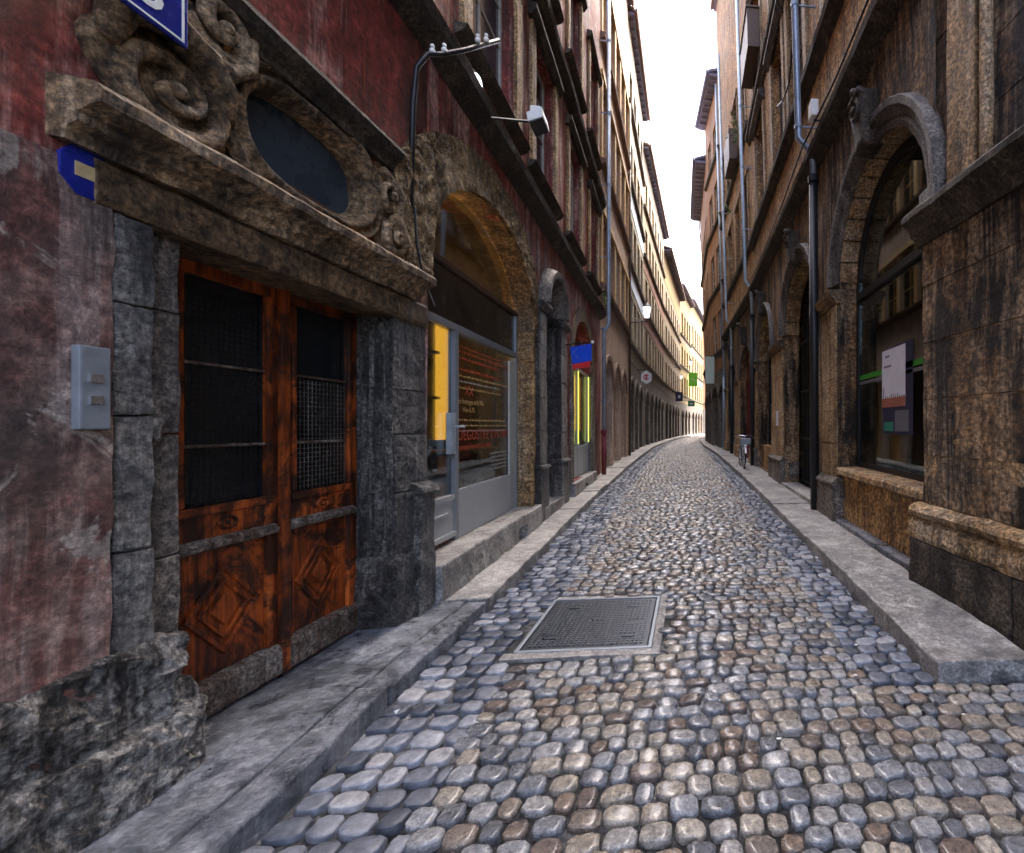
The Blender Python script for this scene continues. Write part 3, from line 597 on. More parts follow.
# the orange double door (leaf: panel, glass, rails)
def leaf(a, b, mesh):
    n0 = -.3
    d_ = MB(); st_ = .075
    d_.box(a, a+st_, n0, n0+.045, .1, 2.47); d_.box(b-st_, b, n0, n0+.045, .1, 2.47)
    d_.box(a+st_, b-st_, n0, n0+.043, .1, .13); d_.box(a+st_, b-st_, n0, n0+.043, 1.0, 1.16); d_.box(a+st_, b-st_, n0, n0+.043, 2.36, 2.47)
    for z in (1.16,): d_.box(a+st_-.02, b-st_+.02, n0+.04, n0+.062, z-.008, z+.035)
    d_.box(a+st_-.015, a+st_+.014, n0+.04, n0+.058, 1.2, 2.36); d_.box(b-st_-.014, b-st_+.015, n0+.04, n0+.058, 1.2, 2.36)
    o = d_.build('door', 'wood', H1, A, bevel=.005, cut=.2, amp=.002)
    c, zc = (a+b)/2, .63
    q = MB(); q.box(a+st_-.005, b-st_+.005, n0+.002, n0+.02, .3, .97)
    hw, hh = (b-a)/2-st_-.035, .24
    for k, sc in enumerate((1.0, .68, .36)):
        pts = [(c-hw*sc, zc), (c, zc+hh*sc), (c+hw*sc, zc), (c, zc-hh*sc)]
        if k == 2: q.plate(pts, n0+.018, n0+.036)
        else:
            inn = [(c+(s-c)*.86, zc+(z-zc)*.86) for s, z in pts]
            for i in range(4):
                j = (i+1) % 4; q.plate([pts[i], pts[j], inn[j], inn[i]], n0+.018, n0+.034)
    q.build('lower_panel', 'wood', o, A, bevel=.004)
    q = MB(); q.prism([(n0+.02, .13), (n0+.075, .13), (n0+.075, .27), (n0+.06, .3), (n0+.02, .31)], a+.02, b-.02); q.build('kick_board', 'wood_grey', o, A, bevel=.004, cut=.1, amp=.004)
    q = MB(); q.prism([(n0+.04, .96), (n0+.075, .975), (n0+.08, 1.0), (n0+.06, 1.02), (n0+.04, 1.03)], a+.05, b-.04); q.build('mid_rail', 'wood_grey', o, A, bevel=.003, cut=.1, amp=.003)
    q = MB(); q.arc(c, 1.09, [(.022, n0+.04), (.04, n0+.04), (.036, n0+.056), (.026, n0+.056)], 0, 360, 16, sx=1.3, close=True); q.ball((c, n0+.045, 1.09), .013, 8, 5); q.build('carved_rosette', 'wood', o, A)
    q = MB(); q.box(a+st_+.002, b-st_-.002, n0+.008, n0+.016, 1.16, 2.36); q.build('glass', 'pane_dark', o, A)
    for z in (1.5, 1.92): MB().box(a+st_+.01, b-st_-.01, n0+.017, n0+.036, z-.006, z+.008).build('glazing_bar', 'wood_grey', o, A)
    q = MB(); x = a+st_+.02
    while x < b-st_-.01: q.box(x-.0012, x+.0012, n0+.019, n0+.022, 1.2, 1.9 if mesh else 2.3); x += .03
    z = 1.22
    while z < (1.9 if mesh else 2.3): q.box(a+st_+.01, b-st_-.01, n0+.0225, n0+.0245, z-.0012, z+.0012); z += .03
    q.build('wire_mesh', 'wood_grey' if mesh else 'iron', o, A)
    return o
leaf(2.26, 2.865, False); leaf(2.875, 3.475, True)
m = MB(); m.box(2.845, 2.9, -.254, -.225, .12, 2.46); m.build('cover_strip', 'wood', H1, A, bevel=.006)
MB().box(2.2, 3.5, -.68, -.32, .06, 2.5).build('door_backing', 'black', H1, A)
MB().box(2.2, 3.47, -.32, .02, 0, .105).build('threshold', 'slab', H1, A, bevel=.012, cut=.12, amp=.006)

# --- arched shopfront
ZT, ZP, ZL = 2.6, 3.24, .93
c1 = (arch1[0]+arch1[1])/2; hw1 = (arch1[1]-arch1[0])/2; z1s, r1s = arch1[3], arch1[4]
m = MB(); N_ = 40; inn = []; out = []
for i in range(N_+1):
    a = math.pi*(1-i/N_); k = (.5+.5*math.cos(a))
    wd = .42*math.sin(a)**.6*(1-.12*k)+(.5*(1-k)+.1*k)*(1-math.sin(a))
    inn.append((c1+hw1*math.cos(a), z1s+r1s*math.sin(a))); out.append((c1+(hw1+wd)*math.cos(a), z1s+(r1s+wd)*math.sin(a)))
inn = [(arch1[0], 2.84)]+inn+[(arch1[1], 2.95)]; out = [(arch1[0]-.45, 2.84)]+out+[(arch1[1]+.1, 2.95)]
for i in range(len(inn)-1): m.plate([inn[i], inn[i+1], out[i+1], out[i]], -.02, .05)
m.build('rusticated_arch', 'vermic', H1, B, cut=.06, amp=.022, nscale=8, amp2=.014)
m = MB()
for i in range(len(inn)-1):
    (x0, y0), (x1, y1) = inn[i], inn[i+1]; m.add([(x0, .03, y0), (x1, .03, y1), (x1, -.36, y1), (x0, -.36, y0)], [(0, 1, 2, 3)])
rv = [((c1+(x-c1)*.994), y-.008) for x, y in inn]
m = MB()
for i in range(len(rv)-1):
    (x0, y0), (x1, y1) = rv[i], rv[i+1]; (u0, w0), (u1, w1) = inn[i], inn[i+1]
    m.hexa([(x0, -.34, y0), (x1, -.34, y1), (x1, .01, y1), (x0, .01, y0)], [(u0, -.34, w0), (u1, -.34, w1), (u1, .01, w1), (u0, .01, w0)])
m.build('arch_soffit', 'lintel', H1, B, cut=.12, amp=.004)
m = MB(); blocks(m, 2.8, 2.9, -.34, .03, .38, 3.0, .35, .6, rb, .006); m.build('pier_edge', 'warm_light', H1, B, bevel=.008, cut=.07, amp=.012, nscale=6, amp2=.004)
n1_ = -.2
def bars(mb, lst):
    for (a, b, z0, z1, dn) in lst: mb.box(a, b, n1_-.05, n1_+dn, z0, z1)
PX, E0, E1 = .9, .06, 2.79                             # door post, left and right edge of the front
fr_ = MB()
bars(fr_, [(E0-.05, E0+.04, .42, ZT, .012), (PX, PX+.08, .42, ZT, .014), (E1-.06, E1, .42, ZT, .012), (E0+.04, E1, ZT, ZT+.07, .016), (E0-.05, E0+.04, ZT+.07, ZP-.03, .01), (E1-.06, E1, ZT+.07, ZP-.03, .01)])
sf = fr_.build('shopfront_frame', 'alu', H1, B, bevel=.004)
m = MB(); bars(m, [(PX+.082, E1-.062, .42, ZL, .0)]); m.build('lower_panel', 'alu_l', sf, B, bevel=.004)
dr = MB(); bars(dr, [(E0+.042, PX-.002, .5, .84, .0), (E0+.042, PX-.002, .842, .9, .012)]); dr.box(.5, .76, n1_, n1_+.02, .7, .73); dr.box(E0+.042, PX-.002, n1_, n1_+.03, .47, .52)
dd = dr.build('shop_door', 'alu_l', H1, B, bevel=.004)
m = MB(); m.box(E0+.045, PX-.003, n1_-.035, n1_-.025, .9, ZT-.002); m.build('glass', 'clear', dd, B)
m = MB(); m.box(PX-.12, PX-.02, n1_-.02, n1_+.03, 1.32, 1.74); m.tube([(PX-.04, n1_+.03, 1.6), (PX-.04, n1_+.08, 1.6), (PX+.04, n1_+.085, 1.6)], .012); m.build('handle', 'zinc_l', dd, B, bevel=.004)
m = MB(); m.box(PX+.085, E1-.063, n1_-.035, n1_-.025, ZL+.002, ZT-.002); m.build('glass', 'clear', sf, B)
m = MB(); m.box(E0+.042, E1-.062, n1_-.03, n1_-.018, ZT+.072, ZP-.03); m.build('smoked_panel', pane_glass('smoked_glass', (.02, .016, .012), .14), sf, B)
m = MB(); bars(m, [(E0-.05, E1, ZP-.03, ZP+.02, .02)]); m.build('fanlight_rail', 'frame_b', sf, B)
q = MB(); a0 = math.asin((ZP+.02-z1s)/r1s); k = 22
q.plate([(c1-(hw1-.03)*math.cos(a0+(math.pi-2*a0)*i/k), z1s+(r1s-.02)*math.sin(a0+(math.pi-2*a0)*i/k)) for i in range(k+1)], n1_-.05, n1_-.04); q.build('fanlight', 'clear', sf, B)
MB().box(2.5, E1-.063, n1_-.02, n1_+.004, ZL+.002, 2.52).build('white_jamb', 'offwhite', sf, B)
# shop room
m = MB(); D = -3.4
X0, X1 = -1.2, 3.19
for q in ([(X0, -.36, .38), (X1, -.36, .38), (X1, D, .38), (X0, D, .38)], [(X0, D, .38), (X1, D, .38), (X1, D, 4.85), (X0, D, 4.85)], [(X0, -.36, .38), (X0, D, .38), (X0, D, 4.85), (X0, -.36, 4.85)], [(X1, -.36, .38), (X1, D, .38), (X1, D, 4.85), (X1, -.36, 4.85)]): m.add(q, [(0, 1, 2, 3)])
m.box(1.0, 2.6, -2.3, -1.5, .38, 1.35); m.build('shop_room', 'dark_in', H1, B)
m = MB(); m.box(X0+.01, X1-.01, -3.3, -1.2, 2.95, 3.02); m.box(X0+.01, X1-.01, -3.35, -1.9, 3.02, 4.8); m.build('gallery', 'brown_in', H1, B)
for x, n, z in ((1.0, -.9, 4.0), (1.5, -1.2, 2.6)): MB().ball((x, n, z), .07, 10, 6).build('shop_bulb', 'bulb', H1, B)
m = MB(); m.box(1.27, 1.43, -.56, -.5, 1.45, 2.75); m.build('lit_panel', 'shop_lamp', H1, B)
m = MB()
for z in (.9, 1.4, 1.9, 2.4): m.box(.7, 1.25, -.7, -.5, z, z+.03)
for i in range(28): m.box(.72+.075*(i % 7), .78+.075*(i % 7), -.65, -.55, .931+.5*(i//7), .931+.5*(i//7)+random.uniform(.25, .44))
m.build('bottle_rack', 'frame_b', H1, B)
sh = MB()
for z in (.75, 1.05, 1.3): sh.box(1.5, 2.6, -.75, -.4, z, z+.025)
for i in range(16):
    x = 1.52+i*.066; sh.box(x, x+.045, -.65, -.55, .776 if i % 2 else 1.076, .776+random.uniform(.12, .22) if i % 2 else 1.076+random.uniform(.1, .2))
sh.build('display_shelf', 'brown_in', H1, B)
MB().box(1.5, 2.38, -.86, -.83, .95, 2.58).build('menu_board', 'black', H1, B)
# chalk menu on the window glass
nt_ = n1_-.022
rt = random.Random(3)
def scribble(s0, s1, z, h, mat, r=.0023):
    a = MB(); x = s0
    while x < s1:
        wl = rt.uniform(.03, .11); pts = []; xe = min(x+wl, s1); k = max(3, int((xe-x)/.007))
        for i in range(k+1): pts.append((x+(xe-x)*i/k, nt_, z+h*(.5+.5*math.sin(i*2.3+rt.uniform(-.6, .6)))*rt.uniform(.4, 1)))
        a.tube(pts, r, 4); x = xe+.022
    return a
lines = [(2.46, .02, 'ink_red'), (2.4, .03, 'ink_red'), (2.33, .03, 'ink_red'), (2.21, .03, 'ink_red'), (2.14, .025, 'ink_yel'), (2.08, .025, 'ink_wht'), (2.01, .025, 'ink_yel'), (1.66, .025, 'ink_yel'), (1.6, .02, 'ink_yel'), (1.54, .02, 'ink_wht')]
for z, h, mt in lines: scribble(1.02, rt.uniform(2.1, 2.6), z, h*1.3, mt).build('menu_writing', mt, H1, B)
for s, z, h, txt, mt in ((1.2, 1.95, .15, 'XX', 'ink_red'), (1.02, 1.85, .085, 'Les fromages et la Ville', 'ink_yel'), (1.15, 1.76, .08, 'Vins 6.75', 'ink_yel'), (1.03, 1.45, .17, 'DEGUSTEZ UN VIN', 'ink_red'), (1.03, 1.35, .09, 'Fromage bon entre les dents', 'ink_red')):
    text_mesh(txt, h, (s, z), B, nt_, parent=H1, mat=mt, name='menu_lettering', width=.85 if len(txt) > 15 else 1.0)
for z in (1.25, 1.2, 1.15, 1.1, 1.05): scribble(1.9, 2.6, z, .025, 'ink_wht').build('menu_writing', 'ink_wht', H1, B)
# steps
def step(fr, s0, s1, n0, n1, z0, z1, mat='slab_dry', parent=H1, hole=None):
    a = MB()
    if hole:
        a.box(s0, hole[0], n0, n1, z0, z1); a.box(hole[1], s1, n0, n1, z0, z1); a.box(hole[0], hole[1], n0, n1, z1-.14, z1); a.box(hole[0], hole[1], n0, n1-.1, z0, z1-.14)
    else: a.box(s0, s1, n0, n1, z0, z1)
    return a.build('step', mat, parent, fr, bevel=.018, cut=.09, amp=.014, nscale=5, amp2=.004)
step(B, .0, 2.95, -.36, .12, .0, .425, 'slab_dry', H1, (1.9, 2.25))
step(B, 3.15, 4.5, -.3, .1, .0, .33); step(B, 5.3, 8.0, -.3, .12, .0, .43, 'slab_dry', H1, (6.4, 6.7))
# narrow black door
m = MB(); c2 = 3.85
m.arc(c2, 3.55, [(.5, -.2), (.5, .06), (.56, .16), (.66, .18), (.7, .1), (.72, .002)], 0, 180, 20); m.build('hood_arch', 'arch_stone', H1, B, bevel=.006, smooth=False)
for a, b in ((2.98, 3.38), (4.32, 4.8)):
    m = MB(); blocks(m, a, b, -.36, .07, .98, 3.4, .35, .55, rb, .006); m.prism([(-.3, 3.4), (.09, 3.4), (.15, 3.46), (.16, 3.52), (-.3, 3.55)], a-.04, b+.04)
    m.box(a-.02, b+.02, -.3, .1, .1, .95); m.prism([(-.3, .95), (.14, .95), (.12, 1.0), (-.3, 1.02)], a-.03, b+.03)
    m.build('pilaster', 'jamb', H1, B, bevel=.008, cut=.12, amp=.008, nscale=6)
m = MB(); m.plate([(3.35, .33)]+[(c2-.5*math.cos(math.pi*i/16), 3.55+.49*math.sin(math.pi*i/16)) for i in range(17)]+[(4.35, .33)], -.34, -.28)
for a, b, z0, z1 in ((3.4, 3.78, .45, 1.2), (3.86, 4.24, .45, 1.2), (3.4, 3.78, 1.3, 2.8), (3.86, 4.24, 1.3, 2.8)): m.box(a, b, -.281, -.26, z0, z1)
m.box(3.33, 4.31, -.281, -.23, 2.9, 3.05)
bd = m.build('black_door', 'iron', H1, B, bevel=.004); MB().box(3.83, 3.85, -.28, -.22, 1.3, 1.45).build('handle', 'chrome', bd, B)
# far arched shop
for a, b in ((5.3, 5.57), (7.82, 8.2)):
    m = MB(); blocks(m, a, b, -.36, .04, .1, 2.9, .4, .6, rb, .006); m.build('pier', 'arcade', H1, B, bevel=.008, cut=.12, amp=.008, nscale=6)
c3 = (arch3[0]+arch3[1])/2; h3 = 1.15
MB().arc(c3, 2.9, [(h3, .002), (h3+.3, .002), (h3+.3, .03), (h3, .03)], 0, 180, 20).build('arch_trim', 'lintel', H1, B)
s3 = MB(); n1_ = -.08
bars(s3, [(5.555, 5.63, .45, 2.95, 0), (6.5, 6.58, .45, 2.95, 0), (7.76, 7.845, .45, 2.95, 0), (5.63, 7.76, 2.9, 2.95, 0), (5.63, 6.5, .45, 1.15, -.01), (6.58, 7.76, .45, 1.15, -.01)])
s3o = s3.build('shopfront_frame', 'alu_l', H1, B, bevel=.004)
lime = emit('lime_strip', (.7, .85, .1), .13)
for a, b in ((6.5, 6.54), (7.78, 7.83)): MB().box(a, b, n1_+.002, n1_+.02, 1.2, 2.88).build('edge_strip', lime, s3o, B)
MB().box(5.6, 7.8, -.12, -.108, 1.15, 2.9).build('glass', 'clear', s3o, B)
MB().plate([(c3-1.12*math.cos(math.pi*i/16), 2.92+1.1*math.sin(math.pi*i/16)) for i in range(17)], -.24, -.228).build('fanlight', 'clear', s3o, B)
m = MB(); m.box(5.4, 7.95, -1.5, -1.45, .4, 4.8); m.add([(5.4, -1.5, .4), (7.7, -1.5, .4), (7.7, -.36, .4), (5.4, -.36, .4)], [(0, 1, 2, 3)]); m.build('shop_room', 'brown_in', H1, B)
MB().box(5.75, 7.72, -.3, -.26, 1.5, 2.85).build('lit_panel', 'shop_lamp2', H1, B)
MB().box(6.1, 6.4, -.24, -.16, 1.2, 1.45).build('red_display', 'redp', H1, B)

# --- things fixed to the red house
def sgn_text(txt, *a, **k): return text_mesh(txt, *a, **k)
t = thing('street_sign', A.P(1.6, .15, 3.14), 'blue enamel street name plate with white letters above the carved scroll', 'street sign')
MB().box(1.2, 1.97, .15, .165, 3.135, 3.52).build('plate', 'enamel', t, A, bevel=.004)
q = MB()
for a, b, z0, z1 in ((1.215, 1.955, 3.147, 3.155), (1.215, 1.955, 3.5, 3.508), (1.215, 1.223, 3.155, 3.5), (1.947, 1.955, 3.155, 3.5)): q.box(a, b, .1655, .1675, z0, z1)
q.build('border', 'white', t, A)
text_mesh('ES', .27, (1.635, 3.19), A, .1665, parent=t, mat='white')
t = thing('house_number_plate', A.P(1.65, .02, 2.52), 'small blue octagonal number plate on the red stucco beside the doorway', 'sign')
MB().plate([(1.785+.085*math.cos(rad(22.5+45*i))*.9, 2.52+.1*math.sin(rad(22.5+45*i))) for i in range(8)], .012, .026).build('plate', 'blue' if 0 else 'enamel', t, A, bevel=.003)
MB().box(1.75, 1.815, .0265, .029, 2.495, 2.545).build('number_field', 'cream_p', t, A)
t = thing('intercom_panel', A.P(1.64, .03, 1.6), 'grey metal intercom panel on the wall left of the doorway', 'intercom')
MB().box(1.74, 1.825, .025, .055, 1.59, 1.89).build('housing', 'alu', t, A, bevel=.006)
for i in range(2): MB().box(1.765, 1.8, .0555, .06, 1.68+.08*i, 1.71+.08*i).build('button', 'chrome', t, A)
# iron bracket with insulators, cable
t = thing('cable_bracket', B.P(-.15, .1, 4.3), 'black iron cable bracket with glass insulators above the rough arch', 'bracket')
MB().tube([(-.3, .03, 3.3), (-.3, .05, 4.1), (-.31, .08, 4.38), (-.27, .14, 4.52), (-.18, .2, 4.6), (0, .3, 4.8), (.35, .44, 5.2)], .02, 8).build('arm', 'iron', t, B, smooth=True)
for s, n, z in ((-.24, .16, 4.55), (-.16, .21, 4.63), (.12, .35, 4.97), (.2, .39, 5.05)): MB().ball((s, n, z+.02), .024, 8, 6).ball((s, n, z+.06), .017, 8, 6).build('insulator', 'white', t, B)
MB().tube([(-.3, .06, 3.3), (-.3, .08, 3.0), (-.2, .08, 2.75), (-.05, .08, 2.6)], .009, 6).build('cable', 'iron', t, B)
t = thing('floodlight', B.P(1.7, .1, 4.95), 'pale grey floodlight on a thin arm above the shop arch', 'floodlight')
MB().tube([(.85, .18, 4.8), (1.05, .42, 4.93), (1.12, .52, 4.98)], .014, 8).build('arm', 'iron', t, B)
q = MB(); q.hexa([(1.0, .5, 4.9), (1.26, .5, 4.9), (1.26, .66, 4.97), (1.0, .66, 4.97)], [(1.0, .48, 5.0), (1.26, .48, 5.0), (1.26, .64, 5.08), (1.0, .64, 5.08)]); hd = q.build('head', 'white', t, B, bevel=.008)
MB().hexa([(1.015, .512, 4.892), (1.245, .512, 4.892), (1.245, .652, 4.956), (1.015, .652, 4.956)], [(1.015, .505, 4.905), (1.245, .505, 4.905), (1.245, .65, 4.968), (1.015, .65, 4.968)]).build('lens', 'black', t, B)
MB().box(1.07, 1.19, .5, .6, 5.06, 5.13).build('driver_box', 'white', t, B, bevel=.01)
t = thing('wall_lamp', B.P(.75, .05, 5.1), 'round wall lamp with white glass and black back on the red band', 'wall lamp')
MB().arc(.72, 5.06, [(.001, .002), (.12, .002), (.11, .09), (.001, .09)], 0, 360, 20).build('back_plate', 'black', t, B)
MB().ball((.72, .1, 5.06), .08, 14, 8, (1, .5, 1)).build('glass', 'lamp_glass', t, B, smooth=True)
# blue projecting sign
t = thing('hanging_sign', B.P(4.75, .2, 2.6), 'small bright blue projecting sign with red lower edge and yellow stars', 'sign')
SX = Frame((B.P(4.7, 0, 0).x, B.P(4.7, 0, 0).y), (B.P(4.7, 1, 0).x, B.P(4.7, 1, 0).y-.25), -1)
q = MB(); q.plate([(.2, 2.78), (.58, 2.84), (.58, 3.16), (.16, 3.1)], -.012, .012); q.build('panel', 'blue', t, SX, bevel=.004)
q = MB(); q.plate([(.21, 2.68), (.54, 2.72), (.56, 2.838), (.2, 2.777)], -.012, .012); q.build('red_panel', 'redp', t, SX, bevel=.004)
q = MB()
for i in range(5):
    cs, cz = .25+.04*math.cos(i*1.3)+.02, 2.9+.04*i
    q.plate([(cs+(.014 if k % 2 == 0 else .006)*math.sin(math.pi*k/5), cz+(.014 if k % 2 == 0 else .006)*math.cos(math.pi*k/5)) for k in range(10)], .0125, .014)
q.build('stars', 'cream_p', t, SX)
text_mesh('POSTE', .06, (.3, 2.74), SX, .0125, parent=t, mat='white') if 0 else None
MB().tube([(.0, 0, 3.15), (.3, 0, 3.17), (.6, 0, 3.19)], .012, 6).build('arm', 'iron', t, SX)
MB().ball((.6, 0, 3.19), .03, 8, 6).build('lamp', 'white', t, SX)
def drainpipe(fr, s, n, z0, z1, r, label, mat, jog=None, low=None, group=None, clamps=None):
    t = thing('drainpipe', fr.P(s, n, z0), label, 'drainpipe', group)
    if low:
        MB().tube([(s, n, z0), (s, n, low[0])], r*1.25, 12).build('lower_pipe', low[1], t, fr, smooth=True)
        q = MB(); q.tube([(s, n, low[0]-.06), (s, n, low[0]+.05)], r*1.6, 12); q.build('socket', low[1], t, fr)
        z0 = low[0]
    pts = [(s, n, z0)]
    if jog: 
        for zj, dn in jog: pts += [(s, pts[-1][1], zj-.25), (s, n+dn, zj)]
    pts.append((s, pts[-1][1], z1))
    MB().tube(pts, r, 12).build('pipe', mat, t, fr, smooth=True)
    z = z0+.9
    while z < min(z1, 14):
        nn = [p[1] for p in pts if p[2] <= z+.01][-1]
        q = MB(); q.tube([(s, nn, z-.03), (s, nn, z+.03)], r*1.22, 12); q.box(s-.012, s+.012, -.02, nn, z-.012, z+.012); q.build('clamp', mat, t, fr); z += 2.1
    return t
drainpipe(B, B.L-.12, .12, .15, 14, .055, 'blue grey drainpipe with dark red foot at the end of the red house', 'zinc', [(4.6, .14)], (1.45, 'redpipe'))
def tuft(name, fr, s, n, z, r, label, k=60, cat='plant', hang=.3):
    t = thing(name, fr.P(s, n, z), label, cat); a = MB(); st_ = MB(); rn = random.Random(int(s*100))
    for i in range(9):
        e = (s+rn.uniform(-r, r), n+rn.uniform(0, r), z+rn.uniform(-hang, r)); st_.tube([(s, n-.02, z), ((s+e[0])/2, (n+e[1])/2, max(z, e[2])), e], .004, 4)
        for _ in range(k//9):
            c = Vector((s, n, z)).lerp(Vector(e), rn.uniform(.3, 1.1)); d1 = Vector((rn.uniform(-1, 1), rn.uniform(-1, 1), rn.uniform(-1, 1))).normalized(); d2 = d1.orthogonal().normalized(); L = rn.uniform(.03, .06)
            a.add([c-d1*L, c+d2*L*.5, c+d1*L, c-d2*L*.5], [(0, 1, 2, 3)])
    a.build('foliage', 'leaf', t, fr); st_.build('stems', 'leaf', t, fr)
    return t
tuft('wall_plant', B, B.L-.05, .1, 5.3, .25, 'small green plant growing behind the drainpipe of the red house', 60)

# ================================================================== LEFT: further houses
t, f2 = house('lattice_window_house', (-2.62, 13.2), (-2.75, 20), 1, 20.5, 'pale pink house with ochre lattice windows and three narrow arches', 'pink',
    [(.7, 2.2, 3.0), (2.6, 4.1, 3.0), (4.5, 6.0, 3.0)], [(5.9, 8.0, even(6.8, 5, 1.12, .1)), (9.6, 12.0, even(6.8, 5, 1.12, .1)), (13.3, 15.7, even(6.8, 5, 1.12, .1))], 'roof', 'lattice', gmat='pink', cols=2, rows=3, gtop=4.9, over=.15, surround='lattice', band=[(8.05, 9.25, 'pink')], winmat='pane_dark')
drainpipe(f2, f2.L-.05, .08, .3, 16, .05, 'thin brown drainpipe between the lattice house and the grey green house', 'frame_b')
L3 = math.hypot(.05, 7)
t, f3 = house('grey_green_house', (-2.75, 20), (-2.8, 27), 1, 20.2, 'grey green house with rows of shuttered windows and a pale blue band', 'greyp',
    [(.6, 2.0, 3.1), (2.6, 4.0, 3.1), (4.7, 6.1, 3.1)], [(5.6, 7.8, even(L3, 4, 1.2, .2)), (9.2, 11.4, even(L3, 4, 1.2, .2)), (13.0, 15.0, even(L3, 4, 1.2, .2)), (16.4, 18.2, even(L3, 4, 1.0, .2))], 'arcade', 'lattice', band=[(8.15, 8.85, 'zinc_l'), (11.8, 12.65, 'zinc_l')], gtop=4.7, over=.3)
L4 = math.hypot(.5, 13)
t, f4 = house('rose_house', (-2.8, 27), (-2.3, 40), 1, 18.6, 'long rose and cream house with many small windows above stone arcades', 'cream',
    [(.8, 2.4, 3.0), (3.2, 4.8, 3.0), (5.6, 7.2, 3.0), (8, 9.6, 3.0), (10.6, 12, 3.0)], [(5.6, 7.6, even(L4, 7, .95)), (8.9, 10.9, even(L4, 7, .95)), (12.2, 14, even(L4, 7, .95)), (15.2, 17, even(L4, 7, .9))], 'arcade', 'lattice', band=[(7.75, 8.5, 'rose'), (11.1, 11.8, 'rose')], gtop=4.8, over=.35)
L5 = math.hypot(1.1, 16)
t, f5 = house('cream_house', (-2.3, 40), (-1.2, 56), 1, 17.6, 'cream house with yellow shutters beyond the rose house', 'cream',
    [(1+2.9*i, 2.8+2.9*i, 2.9) for i in range(5)], [(5.6, 7.6, even(L5, 7, 1.0)), (9, 11, even(L5, 7, 1.0)), (12.4, 14.2, even(L5, 7, 1.0))], 'arcade', 'lattice', band=[(14.8, 16.8, 'yellow')], over=.6)
L6 = math.hypot(1.4, 10)
t, f6 = house('yellow_house', (-1.2, 56), (.2, 66), 1, 19.5, 'yellow house with a pale band at the bend of the street', 'yellow',
    [(1+3*i, 2.9+3*i, 2.8) for i in range(3)], [(5.8, 8.2, even(L6, 4, 1.2)), (9.6, 12, even(L6, 4, 1.2)), (13.6, 16.4, even(L6, 4, 1.3))], 'arcade', 'lattice', band=[(12.4, 13.3, 'cream')], over=.5)
L7 = math.hypot(2.2, 14)
t, f7 = house('ochre_house', (.2, 66), (2.4, 80), 1, 20.5, 'pale ochre house closing the end of the street', 'yellow',
    [(1+3.2*i, 3+3.2*i, 2.8) for i in range(4)], [(5.8, 8.2, even(L7, 5, 1.3)), (9.8, 12.4, even(L7, 5, 1.3)), (14, 17, even(L7, 5, 1.4))], 'arcade', 'frame_w', band=[(8.5, 9.3, 'cream'), (12.7, 13.5, 'cream')], over=.5)
house('end_house', (2.4, 80), (9, 90), 1, 19, 'plain grey house just beyond the end of the visible street', 'orange', [(2, 4, 2.8), (6, 8, 2.8)], [(6, 8.4, even(11.9, 4, 1.3)), (10, 12.4, even(11.9, 4, 1.3))], 'arcade')

def lantern(loc, wall_pt, label, sc=1.0, grp='street lanterns on iron wall brackets'):
    x, y, z = loc; t = thing('street_lantern', wall_pt, label, 'street lantern', grp)
    q = MB(); q.tube([wall_pt, (x, y, z-.55*sc), (x, y, z-.4*sc)], .025*sc, 6); wx, wy, wz = wall_pt
    q.tube([(wx, wy, wz+.25*sc), (x*.6+wx*.4, y, z-.5*sc)], .015*sc, 6); q.build('bracket', 'iron', t)
    q = MB(); k = 6
    lo = [(x+.11*sc*math.cos(2*math.pi*i/k), y+.11*sc*math.sin(2*math.pi*i/k), z-.38*sc) for i in range(k)]; hi = [(x+.2*sc*math.cos(2*math.pi*i/k), y+.2*sc*math.sin(2*math.pi*i/k), z+.12*sc) for i in range(k)]
    q.add(lo+hi, [(i, (i+1) % k, (i+1) % k+k, i+k) for i in range(k)]+[tuple(range(k))[::-1], tuple(range(k, 2*k))]); q.build('glass', 'lamp_glass', t)
    q = MB(); q.tube([(x, y, z+.121*sc), (x, y, z+.15*sc), (x, y, z+.3*sc), (x, y, z+.36*sc), (x, y, z+.5*sc)], [.24*sc, .23*sc, .1*sc, .05*sc, .01*sc], 8); q.build('cap', 'iron', t)
lantern((-1.98, 20.6, 7.0), (-2.74, 20.4, 6.35), 'nearest iron street lantern on its wall bracket, left side of the alley', .95)
lantern((.1, 48, 8.6), (-1.7, 48, 8.0), 'far street lantern hanging over the alley, higher of the two', .85)
lantern((-.9, 47, 6.9), (-1.75, 47, 6.2), 'far street lantern close to the left houses, lower of the two', .65)
# far signs
def flat_sign(name, c, w_, h_, mat, label, wallx, extra=None, shape='box'):
    x, y, z = c; t = thing(name, (wallx, y, z), label, 'sign'); fr = type('Q', (), {'P': staticmethod(lambda s, n, zz: Vector((x+s, y-n, z+zz)))})
    if shape == 'hex': MB().plate([(w_/2*math.cos(rad(30+60*i)), h_/2*math.sin(rad(30+60*i))) for i in range(6)], -.05, .05).build('panel', mat, t, fr, bevel=.01)
    else: MB().box(-w_/2, w_/2, -.05, .05, -h_/2, h_/2).build('panel', mat, t, fr, bevel=.01)
    q = MB(); q.box(min(0, wallx-x), max(0, wallx-x), -.02, .02, h_/2-.002, h_/2+.05); q.build('arm', 'iron', t, fr)
    if extra: extra(t, fr)
def emblem(t, fr):
    MB().arc(0, 0, [(.1, .051), (.16, .051), (.16, .06), (.1, .06)], 40, 330, 14).build('emblem', 'redp', t, fr); MB().box(-.04, .05, .051, .06, -.09, .1).build('emblem', 'brickred', t, fr)
flat_sign('shop_sign', (-2.28, 23.5, 4.2), .62, .72, 'white', 'white hexagonal projecting shop sign with a red emblem', -2.77, emblem, 'hex')
